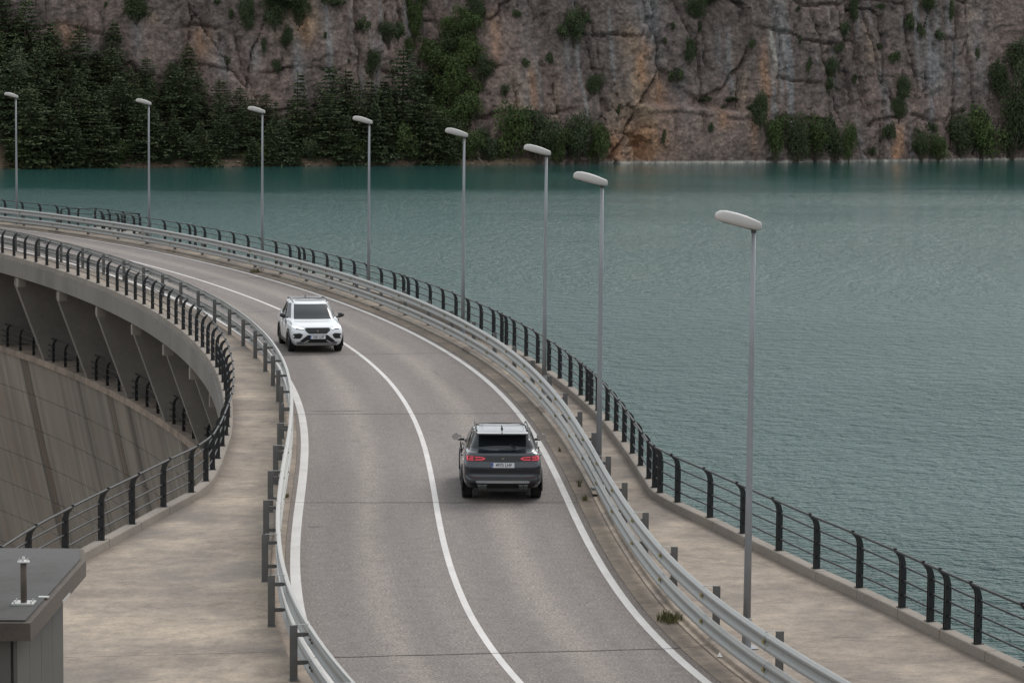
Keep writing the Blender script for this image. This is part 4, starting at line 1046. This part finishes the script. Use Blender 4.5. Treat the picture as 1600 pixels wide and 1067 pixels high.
# ---------------- trees
def pine_meshes(seed, H, rad, dense=1.0):
    r = random.Random(seed); ex = r.uniform(.42, .85); lob = [r.uniform(.75, 1.2) for _ in range(8)]; lx, ly = r.uniform(-.5, .5), r.uniform(-.4, .4); crown = MB(); trunk = MB()
    trunk.tube([(0, 0, -0.6), (r.uniform(-.1, .1), 0, H * .5), (0, 0, H * .97)], [H * .018, H * .012, H * .003], 6)
    nl = int(17 * dense + 4); fv = []; ff = []
    def clump(c, s, dr, up):
        ax = Vector((r.gauss(0, 1), r.gauss(0, 1), r.gauss(0, .5))).normalized(); d = (dr + ax * .7).normalized(); e = d.cross(Vector((r.gauss(0, .35), r.gauss(0, .35), 1))).normalized()
        b = len(fv); fv.extend([c - d * s * .3 - e * s * .12, c + d * s * .45 - e * s * .42, c + d * s + Vector((0, 0, -s * .15 + up)), c + d * s * .45 + e * s * .42]); ff.append((b, b + 1, b + 2, b + 3))
    for li in range(nl):
        f = (li + r.uniform(-.2, .2)) / nl; z = H * (.07 + .90 * f); L = rad * ((1 - f) ** ex) * r.uniform(.7, 1.15) + .12; nb = int(7 + 3 * (1 - f)); ph = r.uniform(0, 6)
        for k in range(nb):
            if r.random() < .04: continue
            a = ph + 2 * math.pi * k / nb + r.uniform(-.25, .25); l = L * r.uniform(.65, 1.2) * lob[int(a * 8 / 6.2832) % 8]; dr = Vector((math.cos(a), math.sin(a), 0)); n = max(3, int(l / .30)); sag = r.uniform(.02, .16)
            trunk.tube([(0, 0, z), tuple(dr * l * .8 + Vector((0, 0, z + l * .06)))], [.035, .012], 3, cap=False) if li % 2 == 0 and f < .8 else None
            for q in range(n):
                t = (q + .6) / n
                c = dr * (l * t) + Vector((lx * f, ly * f, z + l * (.14 * t - sag * t * t * 1.6)))
                wd = .38 * l * (1 - .75 * t) + .1
                for m_ in range(6 if t > .35 else 4):
                    o = Vector((-dr.y, dr.x, 0)) * r.uniform(-wd, wd)
                    clump(c + o + Vector((0, 0, r.uniform(-.10, .08))), r.uniform(.20, .40) * (1.1 - .3 * f), (dr + o * .8).normalized(), .05)
    for q in range(10): clump(Vector((0, 0, H * (.93 + .007 * q))), .22, Vector((0, 0, 1)), 0)
    crown.add([tuple(v) for v in fv], ff); return crown, trunk
def bush_meshes(seed, lobes=9, leaves=3200, tall=1.0, ls=1.0):
    """unit crown about 1 m half width, 1.6 m tall; scaled per plant"""
    r = random.Random(seed); fv = []; ff = []; trunk = MB(); L = []
    for k in range(lobes):
        a = r.uniform(0, 6.28); d = r.uniform(0, .62); L.append((Vector((d * math.cos(a), d * math.sin(a), r.uniform(.30, 1.25) * tall)), r.uniform(.26, .48)))
    for c, q in L:
        trunk.tube([(0, 0, -.15), tuple(c * .5 + Vector((0, 0, -.02))), tuple(c)], [.035, .022, .008], 4, cap=False)
    tot = sum(q * q for _, q in L)
    for c, q in L:
        for k in range(int(leaves * q * q / tot)):
            n = Vector((r.gauss(0, 1), r.gauss(0, 1), r.gauss(0, 1))).normalized()
            if n.z < -.5 and r.random() < .6: continue
            p = c + n * q * (r.uniform(.62, 1.08) if r.random() < .85 else r.uniform(1.0, 1.3)); p.z = max(p.z, .02)
            s = r.uniform(.045, .10) * ls; u = Vector((r.gauss(0, 1), r.gauss(0, 1), r.gauss(0, .6))).normalized(); w_ = (n * .6 + u).cross(u + Vector((.1, .2, .3))).normalized()
            b = len(fv); fv.extend([p - u * s, p - w_ * s * .7 + n * s * .2, p + u * s, p + w_ * s * .7]); ff.append((b, b + 1, b + 2, b + 3))
    mb = MB(); mb.add([tuple(v) for v in fv], ff); return mb, trunk
def mesh_only(mb, name, mat):
    m = bpy.data.meshes.new(name); m.from_pydata(mb.v, [], mb.f); m.materials.append(mat); return m
PINES = []
for k, (H, rad) in enumerate(((9.8, 3.1), (8.8, 3.2), (10.8, 3.3), (7.4, 2.8), (10.0, 2.7), (6.2, 2.6), (8.2, 2.7))):
    c, t = pine_meshes(100 + k, H, rad, H / 9.0); PINES.append((H, rad, mesh_only(c, 'crown', M['pine']), mesh_only(t, 'trunk', M['bark'])))
BUSH = {}
for kind, mt in (('shrub', M['shrub']), ('bright', M['bright'])):
    BUSH[kind] = []
    for k in range(5):
        c, t = bush_meshes(200 + k, 10 + 2 * k, 3800, 1.0, 0.62); BUSH[kind].append((mesh_only(c, 'crown', mt), mesh_only(t, 'trunk', M['bark'])))
SMALL = []
for k in range(4):
    c, t = bush_meshes(300 + k, 6, 700, .8, 1.3); SMALL.append((mesh_only(c, 'crown', M['shrub']), mesh_only(t, 'trunk', M['bark'])))
PLANTS = []
def plant(name, cm, tm, loc, rz, sc, px, pz, kind, **k):
    e = empty(name, loc, rz)
    e.scale = sc
    for nm, me in (('crown', cm), ('trunk', tm)):
        o = bpy.data.objects.new(nm, me); COL.objects.link(o); o.parent = e
    PLANTS.append((e, px, pz, kind)); return e
def to_px(x, y, z):
    v = Vector((x, y, z - CAM_H)); d = v.dot(_fw); return 800 + FPX * v.dot(_r2) / d, 533.5 - FPX * v.dot(_u2) / d
rp = random.Random(21)
# pines: rows climbing the bank (a range in metres along the shore, b = metres behind it)
rows = [(0.9, -74, -9, 3.0, (0, 3, 4, 5, 6)), (4.5, -74, -12, 3.2, (0, 1, 2, 4)), (8.5, -75, -25, 3.4, (0, 1, 2, 4)), (12.5, -75, -42, 3.5, (0, 1, 2)), (16.5, -76, -52, 3.8, (0, 1, 2)), (21, -77, -62, 4.2, (0, 1, 2)), (26, -79, -68, 4.2, (1, 2))]
for ri, (b, a0, a1, st_, ks) in enumerate(rows):
    a = a0 + rp.uniform(0, 2)
    while a < a1:
        k = rp.choice(ks); H, rad, cm, tm = PINES[k]; bb = b + rp.uniform(-1.3, 1.3); sc = rp.uniform(.68, 1.22)
        if ri == 1 and a > -34: sc *= 1.05
        if ri == 0 and rp.random() < .22: sc *= .6
        p = shore_pt(a, bb + 0.6); z = float(bank_z(a, bb)) - .1; px, _ = to_px(p[0], p[1], z)
        plant('pine_tree', cm, tm, (p[0], p[1], z), rp.uniform(0, 6), (sc * rp.uniform(.85, 1.15), sc * rp.uniform(.85, 1.15), sc * rp.uniform(.82, 1.15)), px, ri, 'pine')
        a += st_ * rp.uniform(.6, 1.15)
# the wood carries on along the bank beyond the left edge of the view, one mass
fw_ = MB(); _src = [pine_meshes(400 + k, 9.0, 2.9, .55)[0] for k in range(2)]
for k in range(46):
    a = -81 - (k % 23) * 2.6 + rp.uniform(-1, 1); b = 1.5 + (k // 23) * 7 + rp.uniform(-2, 4); p = shore_pt(a, b); z = float(bank_z(a, b)); sc = rp.uniform(.8, 1.3); ca_, sa_ = math.cos(k), math.sin(k); q = _src[k % 2]
    fw_.add([(p[0] + (x * ca_ - y * sa_) * sc, p[1] + (x * sa_ + y * ca_) * sc, z + h * sc) for x, y, h in q.v], q.f)
tag(fw_.build('distant_wood', M['pine'], rec=False), kind='stuff')
# broadleaf trees and shrubs: photo x, y of the foot, width, height (pixels), kind
shore = [(640, 250, 56, 70, 'bright'), (600, 200, 46, 70, 'bright'), (672, 232, 60, 66, 'shrub'), (708, 246, 62, 70, 'shrub'), (735, 250, 52, 48, 'bright'), (762, 250, 60, 62, 'shrub'), (800, 250, 76, 98, 'bright'), (842, 250, 72, 92, 'shrub'), (870, 250, 48, 52, 'bright'), (902, 251, 66, 76, 'shrub'), (934, 251, 52, 72, 'bright'),
         (1188, 200, 38, 62, 'shrub'), (1212, 249, 56, 82, 'bright'), (1244, 249, 56, 78, 'shrub'), (1274, 249, 56, 74, 'bright'), (1302, 249, 56, 84, 'shrub'), (1326, 249, 32, 66, 'bright'), (1440, 246, 46, 56, 'shrub'), (1466, 246, 42, 44, 'bright'), (1500, 242, 60, 74, 'shrub'), (1535, 244, 92, 104, 'bright'), (1582, 247, 62, 130, 'shrub'), (1605, 248, 70, 170, 'shrub'), (1560, 150, 46, 60, 'shrub'), (1590, 120, 50, 60, 'shrub')]
shore += [(520, 236, 34, 34, 'bright'), (452, 244, 30, 26, 'shrub'), (335, 250, 30, 24, 'bright'), (262, 248, 34, 26, 'shrub'), (130, 254, 34, 24, 'bright'), (60, 252, 36, 26, 'shrub'), (570, 250, 36, 40, 'shrub'), (30, 253, 46, 44, 'bright'), (185, 252, 50, 40, 'bright'), (300, 252, 54, 46, 'shrub'), (395, 252, 44, 40, 'bright'), (485, 251, 46, 44, 'shrub'), (545, 251, 52, 50, 'bright')]
gully = [(655, 205, 60, 56), (690, 215, 66, 60), (725, 210, 60, 60), (660, 160, 56, 52), (698, 172, 62, 56), (735, 178, 60, 60), (755, 130, 40, 46), (680, 125, 58, 56), (716, 140, 64, 60), (705, 95, 58, 54), (738, 100, 50, 56), (728, 60, 50, 52), (745, 40, 36, 50), (705, 60, 40, 36), (648, 62, 34, 60), (655, 30, 30, 50), (668, 88, 34, 30), (640, 90, 20, 30)]
cling = [(215, 38, 66, 52), (385, 48, 34, 52), (392, 30, 30, 30), (430, 45, 50, 56), (466, 44, 48, 54), (447, 76, 30, 40), (450, 12, 80, 24), (412, 84, 16, 22), (432, 114, 17, 26), (605, 70, 40, 34), (622, 64, 26, 30), (581, 120, 34, 44), (520, 10, 40, 16), (568, 50, 26, 26), (508, 62, 12, 12), (880, 66, 30, 26), (898, 70, 46, 58), (912, 38, 26, 26), (928, 148, 36, 32), (958, 60, 12, 14), (1078, 100, 32, 46), (1057, 128, 28, 28), (1092, 52, 22, 18), (1085, 30, 50, 34), (1105, 8, 60, 16), (822, 106, 14, 18), (861, 102, 18, 20), (1052, 50, 14, 14), (1175, 76, 12, 20), (808, 28, 16, 16), (1040, 70, 10, 12),
         (1334, 34, 28, 44), (1318, 56, 28, 30), (1309, 82, 20, 18), (1298, 124, 34, 34), (1296, 148, 24, 26), (1372, 78, 16, 14), (1396, 98, 26, 22), (1424, 52, 26, 34), (1438, 60, 16, 24), (1450, 18, 46, 30), (1468, 64, 18, 22), (1485, 36, 14, 40), (1412, 156, 36, 40), (1404, 190, 34, 40), (1388, 218, 26, 32), (1440, 246, 20, 20), (1335, 132, 14, 16), (1526, 96, 12, 30), (1556, 116, 10, 26), (1250, 70, 12, 14), (1264, 118, 10, 28), (1376, 14, 18, 12), (1362, 244, 18, 20), (966, 182, 14, 18), (1037, 226, 12, 22), (1110, 206, 12, 18), (1100, 158, 30, 8), (1140, 160, 40, 9), (1180, 176, 34, 12), (360, 30, 12, 20), (350, 104, 26, 22), (340, 8, 20, 10), (1247, 20, 10, 10), (790, 150, 20, 24), (1130, 170, 12, 8), (545, 100, 10, 8), (165, 14, 8, 10), (1505, 176, 12, 10), (1455, 208, 24, 22), (640, 20, 20, 24)]
def depth_at(px, py):
    b = 2.0
    for _ in range(6):
        a, z = PX(px, py, b); b = float(cliff_back(np.array([a]), np.array([z]))[0])
    return a, z, b
for i, (px, py, w_, h_, kd) in enumerate(shore):
    a, z, b = depth_at(px, py); bb = b - .6 if py < 240 else min(b - 0.6, 1.2)
    a, z = PX(px, py, bb)
    if py >= 240: z = ZL + .15
    p = shore_pt(a, bb); cm, tm = BUSH[kd][i % 5]; sw = w_ / 10.5 / 2 * 1.02; sh = h_ / 10.5 / 1.62
    plant('broadleaf_tree' if h_ > 60 else 'shrub', cm, tm, (p[0], p[1], z), rp.uniform(0, 6), (sw, sw, sh), px, py, 'shore')
for i, (px, py, w_, h_) in enumerate(gully):
    a, z, b = depth_at(px, py); bb = b - w_ / 10.5 * .12; a, z = PX(px, py, bb); p = shore_pt(a, bb); cm, tm = BUSH['bright' if i % 3 else 'shrub'][(i * 2) % 5]; sw = w_ / 10.5 / 2 * 1.12; sh = h_ / 10.5 / 1.55
    plant('shrub', cm, tm, (p[0], p[1], z), rp.uniform(0, 6), (sw, sw, sh), px, py, 'gully')
for i, (px, py, w_, h_) in enumerate(cling):
    a, z, b = depth_at(px, py - h_ * .3); bb = b - min(w_, 30) / 10.5 * .16; a, z = PX(px, py, bb); p = shore_pt(a, bb); big = w_ * h_ > 900
    cm, tm = BUSH['shrub'][i % 5] if big else SMALL[i % 4]; sw = w_ / 10.5 / 2 * (1.05 if big else 1.15); sh = h_ / 10.5 / (1.55 if big else 1.3)
    plant('shrub', cm, tm, (p[0], p[1], z), rp.uniform(0, 6), (sw, sw * .8, sh), px, py, 'cling')

# ---- labels that single each plant out: where it stands against the eight lamps, its row, its order
LPX = [18, 230, 408, 576, 729, 852, 941, 1176]
ON = ['first', 'second', 'third', 'fourth', 'fifth', 'sixth', 'seventh', 'eighth', 'ninth', 'tenth', 'eleventh', 'twelfth', 'thirteenth', 'fourteenth']
def zone(px):
    k = sum(px > q for q in LPX)
    if k == 0: return 'left of the farthest lamp'
    if k == 8: return 'right of the nearest lamp' if px < 1400 else 'at the far right'
    return 'between the %s and %s lamps' % (ON[k - 1], ON[k])
def rowname(kind, v):
    if kind == 'pine': return ['at the water edge', 'in the second row', 'in the third row', 'in the fourth row', 'in the fifth row', 'in the sixth row', 'in the top row'][v]
    if kind == 'shore': return 'at the water edge' if v >= 240 else 'on the slope'
    if kind == 'gully': return 'low in the gully' if v > 190 else ('halfway up the gully' if v > 110 else 'high in the gully')
    return 'high on the cliff' if v < 60 else ('halfway up the cliff' if v < 140 else 'low on the cliff')
grp = {}
for e, px, v, kind in PLANTS: grp.setdefault((kind, rowname(kind, v), zone(px)), []).append((px, e))
for (kind, row, zn), L in grp.items():
    L.sort(key=lambda q: q[0]); n = len(L)
    adj = {'pine': 'dark pine', 'shore': 'leafy tree', 'gully': 'green bush', 'cling': 'dark shrub'}[kind]
    for i, (px, e) in enumerate(L):
        od = '' if n == 1 else ('leftmost ' if i == 0 else ('rightmost ' if i == n - 1 else ON[i] + ' from left, '))
        e['label'] = (od + adj + ' ' + row + ', ' + zn) if n > 1 else ('only ' + adj + ' ' + row + ', ' + zn)
        e['category'] = 'tree' if kind in ('pine', 'shore') else 'shrub'
        e['group'] = {'pine': 'pines on the far bank', 'shore': 'leafy trees along the far shore', 'gully': 'bushes filling the green gully', 'cling': 'shrubs clinging to the cliff'}[kind]

# ---- weeds in the gutters, litter, driftwood
def weed(x, y, z, r_, h_, n, seed, lab):
    r = random.Random(seed); mb = MB()
    for k in range(n):
        a = r.uniform(0, 6.28); d = r.uniform(0, r_); l = h_ * r.uniform(.4, 1.1); lean = r.uniform(0, .8); q = r.uniform(0, 6.28)
        b0 = Vector((d * math.cos(a), d * math.sin(a) * 1.4, 0)); tp = b0 + Vector((math.cos(q) * lean * l, math.sin(q) * lean * l, l)); s = Vector((-math.sin(q), math.cos(q), 0)) * .008
        md = (b0 + tp) / 2 + Vector((0, 0, l * .12)); mb.add([tuple(b0 - s), tuple(b0 + s), tuple(md + s), tuple(md - s), tuple(tp)], [(0, 1, 2, 3), (3, 2, 4)])
    o = mb.build('weed_tuft', M['weed'], rec=False); o.location = (x, y, z); tag(o, lab, 'weed')
weed(*W(115.3, 0.50)[:2], 0.02, .24, .17, 240, 1, 'green weed tuft in the gutter beside the nearest guardrail bend')
for (ws, wd_, r_, h_, n, lab) in ((101.4, 0.38, .07, .13, 50, 'dry weed in the right gutter at the joint just behind the dark car'), (100.9, -6.50, .12, .10, 80, 'low dark weed in the left gutter at the joint beside the bend'), (99.3, 0.42, .05, .22, 22, 'thin tall dry stalks in the right gutter beside the dark car'), (93.4, 0.40, .05, .12, 18, 'small dry sprig in the right gutter ahead of the dark car'), (35.0, 0.45, .35, .20, 110, 'straggly dry weeds in the gutter far beyond the white car')):
    weed(*W(ws, wd_)[:2], 0.02, r_, h_, n, int(ws * 7), lab)
mb = MB(); p = W(118.6, 0.78, 0.07); mb.add([(p[0]-.16, p[1]-.10, p[2]), (p[0]+.16, p[1]-.14, p[2]), (p[0]+.20, p[1]+.05, p[2]+.05), (p[0]-.10, p[1]+.12, p[2]+.03), (p[0]-.15, p[1]-.09, p[2]-.02), (p[0]+.15, p[1]-.13, p[2]-.02), (p[0]+.19, p[1]+.05, p[2]+.02), (p[0]-.10, p[1]+.11, p[2])], [(0,1,2,3), (4,7,6,5), (0,4,5,1), (1,5,6,2), (2,6,7,3), (3,7,4,0)])
tag(mb.build('metal_scrap', M['bright_steel']), 'pale bent metal scrap lying on the kerb under the near guardrail', 'scrap')
a, z = PX(748, 250, 1.0); p = shore_pt(a, 0.2); mb = MB(); mb.tube([(p[0]-.4, p[1], ZL+1.0), (p[0]+.15, p[1], ZL+.4), (p[0]+.6, p[1]-.2, ZL-.1)], [.10, .07, .05], 6)
tag(mb.build('driftwood_log', M['kerb']), 'pale dead branch leaning at the waterline near the fifth lamp', 'branch')
